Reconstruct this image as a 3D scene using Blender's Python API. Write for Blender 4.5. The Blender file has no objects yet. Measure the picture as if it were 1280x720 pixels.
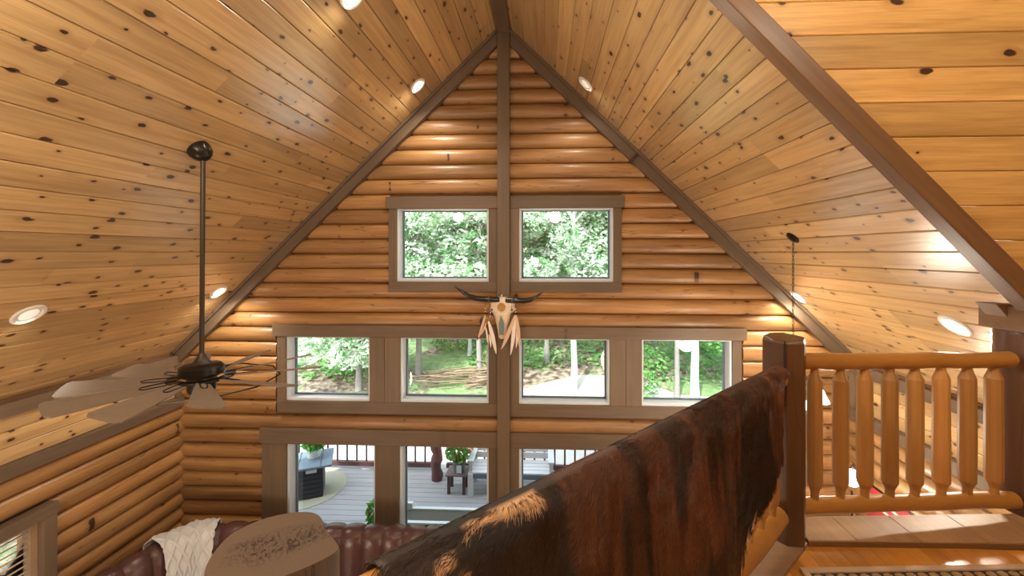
import bpy, math, random
import numpy as np
from mathutils import Vector, Matrix

SC = bpy.context.scene
COL = SC.collection
rnd = random.Random(7)

# ------------------------------------------------------------------ camera
cam_d = bpy.data.cameras.new('camera')
cam = bpy.data.objects.new('camera', cam_d)
COL.objects.link(cam)
cam_d.sensor_width = 36.0
cam_d.lens = 36.0 * 530.0 / 1280.0
cam_d.shift_x = -17.4 / 1280.0
cam_d.shift_y = -44.2 / 1280.0
cam_d.clip_start = 0.05
cam_d.clip_end = 300
cam.location = (0, 0, 0)
cam.rotation_euler = (math.radians(90), 0, math.radians(2.56))
SC.camera = cam

# ------------------------------------------------------------------ sky, sun, exposure
W = bpy.data.worlds.new('sky')
SC.world = W
W.use_nodes = True
wn = W.node_tree.nodes
wl = W.node_tree.links
wn.clear()
w_out = wn.new('ShaderNodeOutputWorld')
w_bg = wn.new('ShaderNodeBackground')
w_sky = wn.new('ShaderNodeTexSky')
w_sky.sky_type = 'NISHITA'
w_sky.sun_disc = False
w_sky.sun_elevation = math.radians(52)
w_sky.sun_rotation = math.radians(200)
w_sky.dust_density = 2.5
w_bg.inputs['Strength'].default_value = 0.5
w_hs = wn.new('ShaderNodeHueSaturation')
w_hs.inputs['Saturation'].default_value = 0.4      # thin high cloud
wl.new(w_sky.outputs[0], w_hs.inputs['Color'])
wl.new(w_hs.outputs[0], w_bg.inputs['Color'])
wl.new(w_bg.outputs[0], w_out.inputs['Surface'])

sun_d = bpy.data.lights.new('sun', 'SUN')
sun_d.energy = 4.2
sun_d.angle = math.radians(1.0)
sun_d.color = (1.0, 0.96, 0.9)
sun = bpy.data.objects.new('sun', sun_d)
COL.objects.link(sun)
sun.rotation_euler = Vector((0.30, 0.62, -0.85)).to_track_quat('-Z', 'Y').to_euler()

VS = SC.view_settings
VS.view_transform = 'Standard'
VS.look = 'None'
VS.gamma = 1.0
VS.use_curve_mapping = False
VS.exposure = 1.02
CAN_W = 30.0          # watts of one recessed lamp
LOFT_W = 46.0         # added fill lights over the loft, no fixtures
WARM = (1.0, 0.90, 0.74)

# ------------------------------------------------------------------ helpers
def link(o, parent=None):
    COL.objects.link(o)
    if parent is not None:
        o.parent = parent
    return o

def empty(name, loc=(0, 0, 0)):
    o = bpy.data.objects.new(name, None)
    o.location = loc
    o.empty_display_size = 0.1
    return link(o)

def T(o, label, cat, group=None):
    o['label'] = label
    o['category'] = cat
    if group:
        o['group'] = group
    return o

def S(o, label=None, cat=None):
    o['kind'] = 'structure'
    if label:
        o['label'] = label
        o['category'] = cat
    return o

def make_mesh(name, V, F, smooth=False, mats=None):
    me = bpy.data.meshes.new(name)
    me.from_pydata([tuple(v) for v in V], [], [tuple(f) for f in F])
    if smooth:
        me.polygons.foreach_set('use_smooth', [True] * len(me.polygons))
    for m in (mats or []):
        me.materials.append(m)
    me.update()
    return me

def obj(name, me, parent=None, M=None):
    o = bpy.data.objects.new(name, me)
    link(o, parent)
    if M is not None:
        o.matrix_local = M
    return o

class MB:
    """collects shapes in world coordinates, builds one mesh object"""
    def __init__(self):
        self.V = []; self.F = []
    def add(self, V, F):
        b = len(self.V)
        self.V += [Vector(v) for v in V]
        self.F += [tuple(i + b for i in f) for f in F]
        return self
    def box(self, x0, x1, y0, y1, z0, z1):
        V = [(x0,y0,z0),(x1,y0,z0),(x1,y1,z0),(x0,y1,z0),(x0,y0,z1),(x1,y0,z1),(x1,y1,z1),(x0,y1,z1)]
        F = [(0,3,2,1),(4,5,6,7),(0,1,5,4),(1,2,6,5),(2,3,7,6),(3,0,4,7)]
        return self.add(V, F)
    def obox(self, c, ax, ay, az):
        c = Vector(c); ax = Vector(ax); ay = Vector(ay); az = Vector(az)
        V = [c+sx*ax+sy*ay+sz*az for sz in (-1,1) for sx, sy in ((-1,-1),(1,-1),(1,1),(-1,1))]
        F = [(0,3,2,1),(4,5,6,7),(0,1,5,4),(1,2,6,5),(2,3,7,6),(3,0,4,7)]
        return self.add(V, F)
    def bar(self, p0, p1, w, h, up=(0,0,1)):
        p0 = Vector(p0); p1 = Vector(p1); d = (p1-p0)
        n = d.normalized(); u = Vector(up); s = n.cross(u)
        if s.length < 1e-4:
            s = n.cross(Vector((0,1,0)))
        s.normalize(); u = s.cross(n).normalized()
        return self.obox((p0+p1)/2, d/2, s*(w/2), u*(h/2))
    def prism(self, poly, vec):
        n = len(poly); vec = Vector(vec)
        V = [Vector(p) for p in poly] + [Vector(p)+vec for p in poly]
        F = [tuple(range(n))[::-1], tuple(range(n, 2*n))]
        F += [(i, (i+1) % n, n+(i+1) % n, n+i) for i in range(n)]
        return self.add(V, F)
    def tube(self, pts, rad, seg=10, caps=True, flat=1.0):
        pts = [Vector(p) for p in pts]
        if not hasattr(rad, '__len__'):
            rad = [rad]*len(pts)
        ref = None; V = []; n = len(pts)
        for i, p in enumerate(pts):
            t = (pts[min(i+1, n-1)]-pts[max(i-1, 0)]).normalized()
            if ref is None:
                a = Vector((0,0,1)) if abs(t.z) < .9 else Vector((1,0,0))
                ref = t.cross(a).normalized()
            s = (ref - t*ref.dot(t)).normalized(); ref = s
            u = t.cross(s)
            for k in range(seg):
                an = 2*math.pi*k/seg
                V.append(p + s*(math.cos(an)*rad[i]) + u*(math.sin(an)*rad[i]*flat))
        F = []
        for i in range(n-1):
            for k in range(seg):
                k2 = (k+1) % seg
                F.append((i*seg+k, i*seg+k2, (i+1)*seg+k2, (i+1)*seg+k))
        if caps:
            F.append(tuple(range(seg))[::-1])
            F.append(tuple((n-1)*seg+k for k in range(seg)))
        return self.add(V, F)
    def lathe(self, prof, c=(0,0,0), seg=20, M=None, caps=True):
        V = []; c = Vector(c)
        for r, z in prof:
            for k in range(seg):
                an = 2*math.pi*k/seg
                v = Vector((r*math.cos(an), r*math.sin(an), z))
                V.append((M @ v if M is not None else v) + c)
        n = len(prof); F = []
        for i in range(n-1):
            for k in range(seg):
                k2 = (k+1) % seg
                F.append((i*seg+k, i*seg+k2, (i+1)*seg+k2, (i+1)*seg+k))
        if caps:
            F.append(tuple(range(seg))[::-1]); F.append(tuple((n-1)*seg+k for k in range(seg)))
        return self.add(V, F)
    def ball(self, c, r, seg=12, rings=8, sc=(1,1,1)):
        prof = [(max(1e-4, math.sin(math.pi*i/rings))*r, -math.cos(math.pi*i/rings)*r) for i in range(rings+1)]
        return self.lathe(prof, c, seg, Matrix.Diagonal(Vector(sc)))
    def build(self, name, mat, parent=None, smooth=False, bevel=0, origin=None, sharp=40, kind=None):
        off = Vector((0,0,0))
        if parent is not None:
            off = Vector(parent.location)
            p = parent.parent
            while p is not None:
                off += Vector(p.location); p = p.parent
        loc = Vector((0,0,0))
        if origin is not None:
            loc = Vector(origin) - off
        me = make_mesh(name, [v - off - loc for v in self.V], self.F, smooth, [mat] if not isinstance(mat, (list, tuple)) else mat)
        if smooth and sharp:
            me.set_sharp_from_angle(angle=math.radians(sharp))
        o = bpy.data.objects.new(name, me)
        o.location = loc
        link(o, parent)
        if bevel:
            b = o.modifiers.new('bevel', 'BEVEL'); b.width = bevel; b.segments = 2; b.limit_method = 'ANGLE'
        if kind:
            o['kind'] = kind
        return o

def align_x(o, d):
    """turn the mesh's own x axis along d without moving the mesh, so that grain follows the piece"""
    M = Vector(d).normalized().to_track_quat('X', 'Z').to_matrix().to_4x4()
    o.data.transform(M.inverted()); o.matrix_local = o.matrix_local @ M
    return o

# ------------------------------------------------------------------ materials
def nt(name):
    m = bpy.data.materials.new(name)
    m.use_nodes = True
    t = m.node_tree
    return m, t, t.nodes, t.links, t.nodes['Principled BSDF']

def plain(name, col, rough=0.5, metal=0.0, emit=None, es=0.0, bump=0.0, bscale=40, coat=0.0, var=0.0, sheen=0.0):
    m, t, N, L, B = nt(name)
    B.inputs['Base Color'].default_value = (*col, 1)
    B.inputs['Roughness'].default_value = rough
    B.inputs['Metallic'].default_value = metal
    B.inputs['Coat Weight'].default_value = coat
    B.inputs['Sheen Weight'].default_value = sheen
    if emit:
        B.inputs['Emission Color'].default_value = (*emit, 1)
        B.inputs['Emission Strength'].default_value = es
    if bump or var:
        tc = N.new('ShaderNodeTexCoord'); no = N.new('ShaderNodeTexNoise')
        no.inputs['Scale'].default_value = bscale; no.inputs['Detail'].default_value = 4
        L.new(tc.outputs['Object'], no.inputs['Vector'])
        if bump:
            b = N.new('ShaderNodeBump'); b.inputs['Strength'].default_value = bump; b.inputs['Distance'].default_value = 0.01
            L.new(no.outputs['Fac'], b.inputs['Height']); L.new(b.outputs[0], B.inputs['Normal'])
        if var:
            mr = N.new('ShaderNodeMapRange'); mr.inputs['To Min'].default_value = 1-var; mr.inputs['To Max'].default_value = 1+var
            L.new(no.outputs['Fac'], mr.inputs['Value'])
            vm = N.new('ShaderNodeVectorMath'); vm.operation = 'SCALE'; vm.inputs[0].default_value = col
            L.new(mr.outputs[0], vm.inputs['Scale']); L.new(vm.outputs[0], B.inputs['Base Color'])
    return m

def wood(name, base, dark, rough=0.4, axis=0, grain=26.0, gmix=0.5, knots=0.0, kcol=(.05,.022,.01), tint=0.16,
         coat=0.0, kscale=(4.0, 7.0), bump=0.12, cracks=0.0, upright=False, spec=.5, kmax=.125):
    """wood grain along the local axis; every object shifts the pattern by its own random number"""
    m, t, N, L, B = nt(name)
    tc = N.new('ShaderNodeTexCoord'); oi = N.new('ShaderNodeObjectInfo')
    mul = N.new('ShaderNodeVectorMath'); mul.operation = 'SCALE'; mul.inputs[0].default_value = (37.3, 51.7, 23.1)
    L.new(oi.outputs['Random'], mul.inputs['Scale'])
    add = N.new('ShaderNodeVectorMath'); add.operation = 'ADD'
    L.new(tc.outputs['Object'], add.inputs[0]); L.new(mul.outputs[0], add.inputs[1])
    def scaled(sl, sc, src=add.outputs[0]):
        v = N.new('ShaderNodeVectorMath'); v.operation = 'MULTIPLY'
        s = [sc, sc, sc]; s[axis] = sl
        v.inputs[1].default_value = s
        L.new(src, v.inputs[0]); return v.outputs[0]
    n1 = N.new('ShaderNodeTexNoise'); n1.inputs['Scale'].default_value = 1; n1.inputs['Detail'].default_value = 5
    n1.inputs['Distortion'].default_value = 0.6
    L.new(scaled(1.1, grain), n1.inputs['Vector'])
    n2 = N.new('ShaderNodeTexNoise'); n2.inputs['Scale'].default_value = 1; n2.inputs['Detail'].default_value = 3
    L.new(scaled(5.0, grain*7), n2.inputs['Vector'])
    n3 = N.new('ShaderNodeTexNoise'); n3.inputs['Scale'].default_value = 1; n3.inputs['Detail'].default_value = 2
    L.new(scaled(0.7, 3.5), n3.inputs['Vector'])
    mx = N.new('ShaderNodeMix'); mx.data_type = 'FLOAT'; mx.inputs[0].default_value = 0.35
    L.new(n1.outputs['Fac'], mx.inputs[2]); L.new(n2.outputs['Fac'], mx.inputs[3])
    rp = N.new('ShaderNodeMapRange'); rp.inputs['From Min'].default_value = 0.40; rp.inputs['From Max'].default_value = 0.68
    rp.inputs['To Max'].default_value = gmix
    L.new(mx.outputs[0], rp.inputs['Value'])
    cm = N.new('ShaderNodeMix'); cm.data_type = 'RGBA'
    cm.inputs[6].default_value = (*base, 1); cm.inputs[7].default_value = (*dark, 1)
    L.new(rp.outputs[0], cm.inputs[0])
    # patches of tone along the piece, and one tone per piece
    t1 = N.new('ShaderNodeMapRange'); t1.inputs['From Min'].default_value = .3; t1.inputs['From Max'].default_value = .7
    t1.inputs['To Min'].default_value = 1-tint*.8; t1.inputs['To Max'].default_value = 1+tint*.6
    L.new(n3.outputs['Fac'], t1.inputs['Value'])
    t2 = N.new('ShaderNodeMapRange'); t2.inputs['To Min'].default_value = 1-tint; t2.inputs['To Max'].default_value = 1+tint
    L.new(oi.outputs['Random'], t2.inputs['Value'])
    tm = N.new('ShaderNodeMath'); tm.operation = 'MULTIPLY'
    L.new(t1.outputs[0], tm.inputs[0]); L.new(t2.outputs[0], tm.inputs[1])
    sc = N.new('ShaderNodeVectorMath'); sc.operation = 'SCALE'
    L.new(cm.outputs[2], sc.inputs[0]); L.new(tm.outputs[0], sc.inputs['Scale'])
    col = sc.outputs[0]
    if knots > 0:
        wob = N.new('ShaderNodeTexNoise'); wob.inputs['Scale'].default_value = 22
        L.new(add.outputs[0], wob.inputs['Vector'])
        wv = N.new('ShaderNodeVectorMath'); wv.operation = 'MULTIPLY_ADD'
        wv.inputs[1].default_value = (.035, .022, .022)
        L.new(wob.outputs['Color'], wv.inputs[0]); L.new(add.outputs[0], wv.inputs[2])
        vo = N.new('ShaderNodeTexVoronoi'); vo.inputs['Scale'].default_value = 1; vo.inputs['Randomness'].default_value = 1
        vo.voronoi_dimensions = '2D'
        mpv = N.new('ShaderNodeVectorMath'); mpv.operation = 'MULTIPLY'
        s = [kscale[1]]*3; s[axis] = kscale[0]
        mpv.inputs[1].default_value = s
        L.new(wv.outputs[0], mpv.inputs[0])
        if upright:
            sp = N.new('ShaderNodeSeparateXYZ'); cb = N.new('ShaderNodeCombineXYZ'); L.new(mpv.outputs[0], sp.inputs[0])
            L.new(sp.outputs[0], cb.inputs[0]); L.new(sp.outputs[2], cb.inputs[1]); L.new(cb.outputs[0], vo.inputs['Vector'])
        else:
            L.new(mpv.outputs[0], vo.inputs['Vector'])
        sx = N.new('ShaderNodeSeparateColor'); L.new(vo.outputs['Color'], sx.inputs[0])
        # radius of this cell's knot: zero for most cells
        kr = N.new('ShaderNodeMapRange'); kr.inputs['From Min'].default_value = 1-knots; kr.inputs['From Max'].default_value = 1.0
        kr.inputs['To Min'].default_value = 0.035; kr.inputs['To Max'].default_value = kmax; kr.clamp = True
        L.new(sx.outputs[0], kr.inputs['Value'])
        on = N.new('ShaderNodeMath'); on.operation = 'GREATER_THAN'; on.inputs[1].default_value = 1-knots
        L.new(sx.outputs[0], on.inputs[0])
        dv = N.new('ShaderNodeMath'); dv.operation = 'DIVIDE'
        L.new(vo.outputs['Distance'], dv.inputs[0]); L.new(kr.outputs[0], dv.inputs[1])
        core = N.new('ShaderNodeMapRange'); core.inputs['From Min'].default_value = 1.05; core.inputs['From Max'].default_value = 0.75
        L.new(dv.outputs[0], core.inputs['Value'])
        halo = N.new('ShaderNodeMapRange'); halo.inputs['From Min'].default_value = 2.6; halo.inputs['From Max'].default_value = 0.8
        halo.inputs['To Max'].default_value = 0.42
        L.new(dv.outputs[0], halo.inputs['Value'])
        for fac, kc in ((halo.outputs[0], (base[0]*.5, base[1]*.36, base[2]*.26)), (core.outputs[0], kcol)):
            g = N.new('ShaderNodeMath'); g.operation = 'MULTIPLY'
            L.new(fac, g.inputs[0]); L.new(on.outputs[0], g.inputs[1])
            k = N.new('ShaderNodeMix'); k.data_type = 'RGBA'
            k.inputs[7].default_value = (*kc, 1)
            L.new(g.outputs[0], k.inputs[0]); L.new(col, k.inputs[6]); col = k.outputs[2]
    if cracks > 0:
        nc = N.new('ShaderNodeTexNoise'); nc.inputs['Scale'].default_value = 1; nc.inputs['Detail'].default_value = 2
        L.new(scaled(0.45, 9.0), nc.inputs['Vector'])
        ab = N.new('ShaderNodeMath'); ab.operation = 'SUBTRACT'; ab.inputs[1].default_value = .5; L.new(nc.outputs['Fac'], ab.inputs[0])
        a2 = N.new('ShaderNodeMath'); a2.operation = 'ABSOLUTE'; L.new(ab.outputs[0], a2.inputs[0])
        cr = N.new('ShaderNodeMapRange'); cr.inputs['From Min'].default_value = .006; cr.inputs['From Max'].default_value = .001
        cr.inputs['To Max'].default_value = cracks; L.new(a2.outputs[0], cr.inputs['Value'])
        k = N.new('ShaderNodeMix'); k.data_type = 'RGBA'; k.inputs[7].default_value = (base[0]*.16, base[1]*.1, base[2]*.07, 1)
        L.new(cr.outputs[0], k.inputs[0]); L.new(col, k.inputs[6]); col = k.outputs[2]
    L.new(col, B.inputs['Base Color'])
    B.inputs['Roughness'].default_value = rough
    B.inputs['Coat Weight'].default_value = coat
    B.inputs['Specular IOR Level'].default_value = spec
    B.inputs['Coat Roughness'].default_value = 0.26
    if bump:
        b = N.new('ShaderNodeBump'); b.inputs['Strength'].default_value = bump; b.inputs['Distance'].default_value = 0.006
        L.new(mx.outputs[0], b.inputs['Height']); L.new(b.outputs[0], B.inputs['Normal'])
    return m

M_PINE = wood('knotty_pine', (.60,.40,.185), (.36,.20,.07), rough=.28, knots=.55, kscale=(3.9, 7.0), coat=1.0, gmix=.75, tint=.2, spec=.7, kmax=.16)
M_PINE_DORMER = wood('knotty_pine_dormer', (.66,.42,.15), (.46,.25,.07), rough=.42, knots=.25, kscale=(3.6, 6.5), gmix=1.0, tint=.2, kmax=.15, grain=18, upright=True)
M_LOG = wood('log_siding', (.385,.205,.075), (.22,.10,.033), rough=.42, knots=.22, kscale=(3.2, 8.0), cracks=.7, coat=.2, grain=16, tint=.26, gmix=.75)
M_TRIM_X = wood('brown_trim_x', (.165,.112,.07), (.09,.058,.036), rough=.5, axis=0, knots=.06)
M_TRIM_Y = wood('brown_trim_y', (.165,.112,.07), (.09,.058,.036), rough=.5, axis=1, knots=.06)
M_TRIM_Z = wood('brown_trim_z', (.17,.115,.07), (.095,.06,.036), rough=.5, axis=2, knots=.06)
M_BEAM = wood('beam_brown', (.20,.112,.052), (.10,.05,.022), rough=.38, axis=0, knots=.1)
M_HONEY_X = wood('honey_log_x', (.50,.245,.055), (.34,.14,.025), rough=.36, axis=0, knots=.14, coat=.3, grain=14)
M_HONEY_Z = wood('honey_log_z', (.49,.26,.085), (.35,.16,.045), rough=.40, axis=2, knots=.12, coat=.2, grain=14)
M_NEWEL = wood('dark_hewn_post', (.115,.057,.027), (.055,.026,.012), rough=.42, axis=2, coat=.3, grain=12, cracks=.5)
M_POST = wood('dark_round_post', (.13,.06,.03), (.05,.02,.01), rough=.4, axis=2, coat=.4, grain=10, cracks=.5)
M_CAP = wood('threshold_board', (.44,.28,.15), (.30,.17,.08), rough=.5, axis=1, knots=.03)
M_GREYBOARD = wood('grey_brown_board', (.27,.175,.105), (.17,.10,.055), rough=.55, axis=0, knots=.05)
M_OAK = wood('loft_floor_oak', (.60,.275,.05), (.40,.15,.02), rough=.30, axis=1, coat=.4, grain=30)
M_FLOOR = wood('main_floor_wood', (.45,.24,.09), (.30,.14,.05), rough=.35, axis=1, grain=20)
M_STUMP = wood('stump_bark', (.125,.08,.052), (.06,.037,.022), rough=.7, axis=2, grain=9, cracks=.6, bump=.4)
M_GAP = plain('shadow_gap', (.04,.018,.008), .8)
M_WALLBACK = plain('wall_backing', (.16,.075,.03), .8)
M_PLASTER = plain('outer_cladding', (.35,.2,.1), .8)
M_VINYL = plain('white_vinyl', (.70,.77,.86), .3)
M_GASKET = plain('dark_sash', (.12,.155,.19), .35)
M_BRONZE = plain('oiled_bronze', (.022,.018,.015), .32, metal=.6)
M_BRONZE2 = plain('brown_metal_rod', (.055,.042,.03), .4, metal=.5)
M_BLADE = plain('weathered_blade', (.20,.15,.105), .55, var=.15, bscale=30)
M_WHITE = plain('white_enamel', (.80,.77,.72), .35)
M_LENS = plain('lamp_lens', (1,.95,.88), .4, emit=(1,.90,.74), es=9.0)
M_LENS_DIM = plain('lamp_lens_dim', (.75,.72,.68), .3, emit=(1,.9,.76), es=.25)
M_SHADE = plain('opal_glass', (.95,.93,.9), .3, emit=(1,.92,.8), es=5.0)
M_LEATHER = plain('brown_leather', (.085,.038,.034), .27, bump=.25, bscale=60, var=.25)
M_BLANKET = plain('cream_knit', (.60,.60,.60), .9, bump=.35, bscale=160, sheen=.3, var=.08)
M_BONE = plain('bone', (.76,.62,.47), .6, bump=.4, bscale=30, var=.2)
M_HORN = plain('horn', (.022,.022,.024), .16)
M_HORNTIP = plain('leather_wrap', (.10,.055,.03), .7)
M_GOLD = plain('amber_disc', (.42,.24,.07), .5, var=.2)
M_TURQ = plain('grey_turquoise', (.16,.23,.22), .5, var=.2)
M_FEATHER = plain('cream_feather', (.82,.72,.64), .7, var=.12, bscale=60)
M_FEATHER2 = plain('tan_feather', (.66,.46,.33), .7, var=.15, bscale=60)
M_FTIP = plain('black_feather_tip', (.03,.025,.02), .6)
M_RED = plain('red_weave', (.42,.025,.035), .85, bump=.3, bscale=150)
M_CREAM = plain('cream_weave', (.7,.6,.5), .85)
M_RUGDARK = plain('rug_dark', (.035,.028,.024), .95, bump=.5, bscale=120)
M_RUGTAN = plain('rug_tan', (.36,.25,.13), .95, bump=.5, bscale=150, var=.25)
M_RUGEDGE = plain('rug_edge', (.55,.42,.30), .95, bump=.4, bscale=180)
M_DECK = wood('grey_deck_board', (.34,.325,.33), (.26,.245,.25), rough=.7, axis=0, grain=20, tint=.08)
M_DECKRAIL = plain('dark_plum_rail', (.075,.03,.03), .5, var=.2)
M_BALUSTER = plain('black_baluster', (.018,.014,.013), .45)
M_BARKRED = plain('red_cedar_post', (.115,.04,.04), .65, bump=.8, bscale=12, var=.35)
M_BENCH = wood('grey_bench', (.60,.59,.59), (.50,.49,.49), rough=.6, axis=0, tint=.05)
M_PLASTIC_DARK = plain('charcoal_resin', (.018,.02,.026), .55, bump=.1)
M_PLASTIC_BLUE = plain('slate_resin', (.15,.20,.25), .5, var=.08)
M_PLASTIC_GREY = plain('pale_grey', (.62,.62,.60), .5)
M_MAT = plain('outdoor_mat', (.36,.34,.25), .95, var=.12, bscale=8)
M_POT = plain('white_pot', (.75,.74,.70), .4)
M_POTDARK = plain('grey_pot', (.12,.13,.15), .5)
M_LABEL = plain('plant_tag', (.75,.78,.78), .5)
M_SOIL = plain('soil', (.03,.02,.012), .95)
M_PINK = plain('pink_petal', (.72,.25,.20), .6)
M_REDPETAL = plain('red_petal', (.45,.03,.05), .6)
M_TREE = plain('pale_bark', (.22,.20,.18), .85, bump=.6, bscale=9, var=.35)
M_BIRCH = plain('birch_bark', (.40,.39,.37), .8, bump=.5, bscale=8, var=.45)
M_BRUSH = plain('dead_brush', (.24,.17,.11), .9, var=.3, bscale=3)
M_GRAVEL = plain('pale_drive', (.40,.39,.37), .9, var=.22, bscale=1.5)

def leafmat(name, a, b, trans=0.35, sc=1.3):
    m, t, N, L, B = nt(name)
    tc = N.new('ShaderNodeTexCoord'); no = N.new('ShaderNodeTexNoise'); no.inputs['Scale'].default_value = sc; no.inputs['Detail'].default_value = 4
    L.new(tc.outputs['Object'], no.inputs['Vector'])
    mr = N.new('ShaderNodeMapRange'); mr.inputs['From Min'].default_value = .38; mr.inputs['From Max'].default_value = .62
    L.new(no.outputs['Fac'], mr.inputs['Value'])
    mx = N.new('ShaderNodeMix'); mx.data_type = 'RGBA'; mx.inputs[6].default_value = (*a, 1); mx.inputs[7].default_value = (*b, 1)
    L.new(mr.outputs[0], mx.inputs[0])
    L.new(mx.outputs[2], B.inputs['Base Color']); B.inputs['Roughness'].default_value = .38
    tr = N.new('ShaderNodeBsdfTranslucent'); L.new(mx.outputs[2], tr.inputs['Color'])
    ms = N.new('ShaderNodeMixShader'); ms.inputs[0].default_value = trans
    L.new(B.outputs[0], ms.inputs[1]); L.new(tr.outputs[0], ms.inputs[2])
    L.new(ms.outputs[0], N['Material Output'].inputs['Surface'])
    return m
M_LEAF = leafmat('leaf_green', (.07,.22,.05), (.20,.42,.12))
M_LEAF_GLARE = leafmat('leaf_sun_glare', (.12,.32,.11), (.80,.84,.74), sc=2.6)  # sun glare on green leaves, painted in as white patches
M_LEAF_DARK = leafmat('leaf_dark', (.05,.15,.06), (.11,.27,.10))
M_POTLEAF = leafmat('pot_plant_leaf', (.06,.26,.03), (.16,.42,.07))

def glassmat():
    m, t, N, L, B = nt('window_glass')
    N.remove(B)
    tr = N.new('ShaderNodeBsdfTransparent'); tr.inputs[0].default_value = (.93,.97,.96,1)
    gl = N.new('ShaderNodeBsdfGlossy'); gl.inputs['Roughness'].default_value = .02
    fr = N.new('ShaderNodeFresnel'); fr.inputs['IOR'].default_value = 1.45
    ms = N.new('ShaderNodeMixShader')
    L.new(fr.outputs[0], ms.inputs[0]); L.new(tr.outputs[0], ms.inputs[1]); L.new(gl.outputs[0], ms.inputs[2])
    L.new(ms.outputs[0], N['Material Output'].inputs['Surface'])
    return m
M_GLASS = glassmat()

def groundmat():
    m, t, N, L, B = nt('leaf_litter')
    tc = N.new('ShaderNodeTexCoord')
    a = N.new('ShaderNodeTexNoise'); a.inputs['Scale'].default_value = .45; a.inputs['Detail'].default_value = 6
    b = N.new('ShaderNodeTexNoise'); b.inputs['Scale'].default_value = 5; b.inputs['Detail'].default_value = 6
    L.new(tc.outputs['Object'], a.inputs['Vector']); L.new(tc.outputs['Object'], b.inputs['Vector'])
    r = N.new('ShaderNodeValToRGB'); e = r.color_ramp.elements
    e[0].position = .38; e[0].color = (.05,.034,.022,1); e[1].position = .66; e[1].color = (.30,.235,.175,1)
    L.new(b.outputs['Fac'], r.inputs[0])
    g = N.new('ShaderNodeMapRange'); g.inputs['From Min'].default_value = .46; g.inputs['From Max'].default_value = .56
    g.inputs['To Max'].default_value = .75
    L.new(a.outputs['Fac'], g.inputs['Value'])
    mx = N.new('ShaderNodeMix'); mx.data_type = 'RGBA'; mx.inputs[7].default_value = (.13,.24,.08,1)
    L.new(g.outputs[0], mx.inputs[0]); L.new(r.outputs[0], mx.inputs[6])
    L.new(mx.outputs[2], B.inputs['Base Color']); B.inputs['Roughness'].default_value = .95
    bp = N.new('ShaderNodeBump'); bp.inputs['Strength'].default_value = .8; bp.inputs['Distance'].default_value = .15
    L.new(b.outputs['Fac'], bp.inputs['Height']); L.new(bp.outputs[0], B.inputs['Normal'])
    return m
M_GROUND = groundmat()

def stumptop():
    """sawn end grain with a rough chiselled patch in the middle"""
    m, t, N, L, B = nt('sawn_end_grain')
    tc = N.new('ShaderNodeTexCoord')
    v = N.new('ShaderNodeTexNoise'); v.inputs['Scale'].default_value = 55; v.inputs['Detail'].default_value = 6; v.inputs['Distortion'].default_value = 1.5
    mp = N.new('ShaderNodeVectorMath'); mp.operation = 'MULTIPLY'; mp.inputs[1].default_value = (1, .45, 1)
    rt = N.new('ShaderNodeVectorRotate'); rt.rotation_type = 'Z_AXIS'; rt.inputs['Angle'].default_value = -.5
    L.new(tc.outputs['Object'], rt.inputs['Vector']); L.new(rt.outputs[0], mp.inputs[0]); L.new(mp.outputs[0], v.inputs['Vector'])
    ln = N.new('ShaderNodeVectorMath'); ln.operation = 'LENGTH'
    ls = N.new('ShaderNodeVectorMath'); ls.operation = 'MULTIPLY'; ls.inputs[1].default_value = (1, 1.9, 0)
    L.new(rt.outputs[0], ls.inputs[0]); L.new(ls.outputs[0], ln.inputs[0])
    nz = N.new('ShaderNodeTexNoise'); nz.inputs['Scale'].default_value = 12
    L.new(tc.outputs['Object'], nz.inputs['Vector'])
    ad = N.new('ShaderNodeMath'); ad.operation = 'MULTIPLY_ADD'; ad.inputs[1].default_value = .12
    L.new(nz.outputs['Fac'], ad.inputs[0]); L.new(ln.outputs['Value'], ad.inputs[2])
    pm = N.new('ShaderNodeMapRange'); pm.inputs['From Min'].default_value = .25; pm.inputs['From Max'].default_value = .17
    L.new(ad.outputs[0], pm.inputs['Value'])
    ck = N.new('ShaderNodeMapRange'); ck.inputs['From Min'].default_value = .49; ck.inputs['From Max'].default_value = .6
    L.new(v.outputs['Fac'], ck.inputs['Value'])
    mm = N.new('ShaderNodeMath'); mm.operation = 'MULTIPLY'; L.new(pm.outputs[0], mm.inputs[0]); L.new(ck.outputs[0], mm.inputs[1])
    c = N.new('ShaderNodeMix'); c.data_type = 'RGBA'
    c.inputs[6].default_value = (.118,.080,.055,1); c.inputs[7].default_value = (.028,.014,.009,1)
    L.new(mm.outputs[0], c.inputs[0])
    fn = N.new('ShaderNodeTexNoise'); fn.inputs['Scale'].default_value = 140
    L.new(tc.outputs['Object'], fn.inputs['Vector'])
    fm = N.new('ShaderNodeMapRange'); fm.inputs['To Min'].default_value = .8; fm.inputs['To Max'].default_value = 1.2
    L.new(fn.outputs['Fac'], fm.inputs['Value'])
    sc = N.new('ShaderNodeVectorMath'); sc.operation = 'SCALE'; L.new(c.outputs[2], sc.inputs[0]); L.new(fm.outputs[0], sc.inputs['Scale'])
    L.new(sc.outputs[0], B.inputs['Base Color']); B.inputs['Roughness'].default_value = .7
    bp = N.new('ShaderNodeBump'); bp.inputs['Strength'].default_value = .9; bp.inputs['Distance'].default_value = .012
    bm_ = N.new('ShaderNodeMath'); bm_.operation = 'MULTIPLY'; L.new(pm.outputs[0], bm_.inputs[0]); L.new(v.outputs['Fac'], bm_.inputs[1])
    L.new(bm_.outputs[0], bp.inputs['Height']); L.new(bp.outputs[0], B.inputs['Normal'])
    return m
M_SAWN = stumptop()

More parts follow.
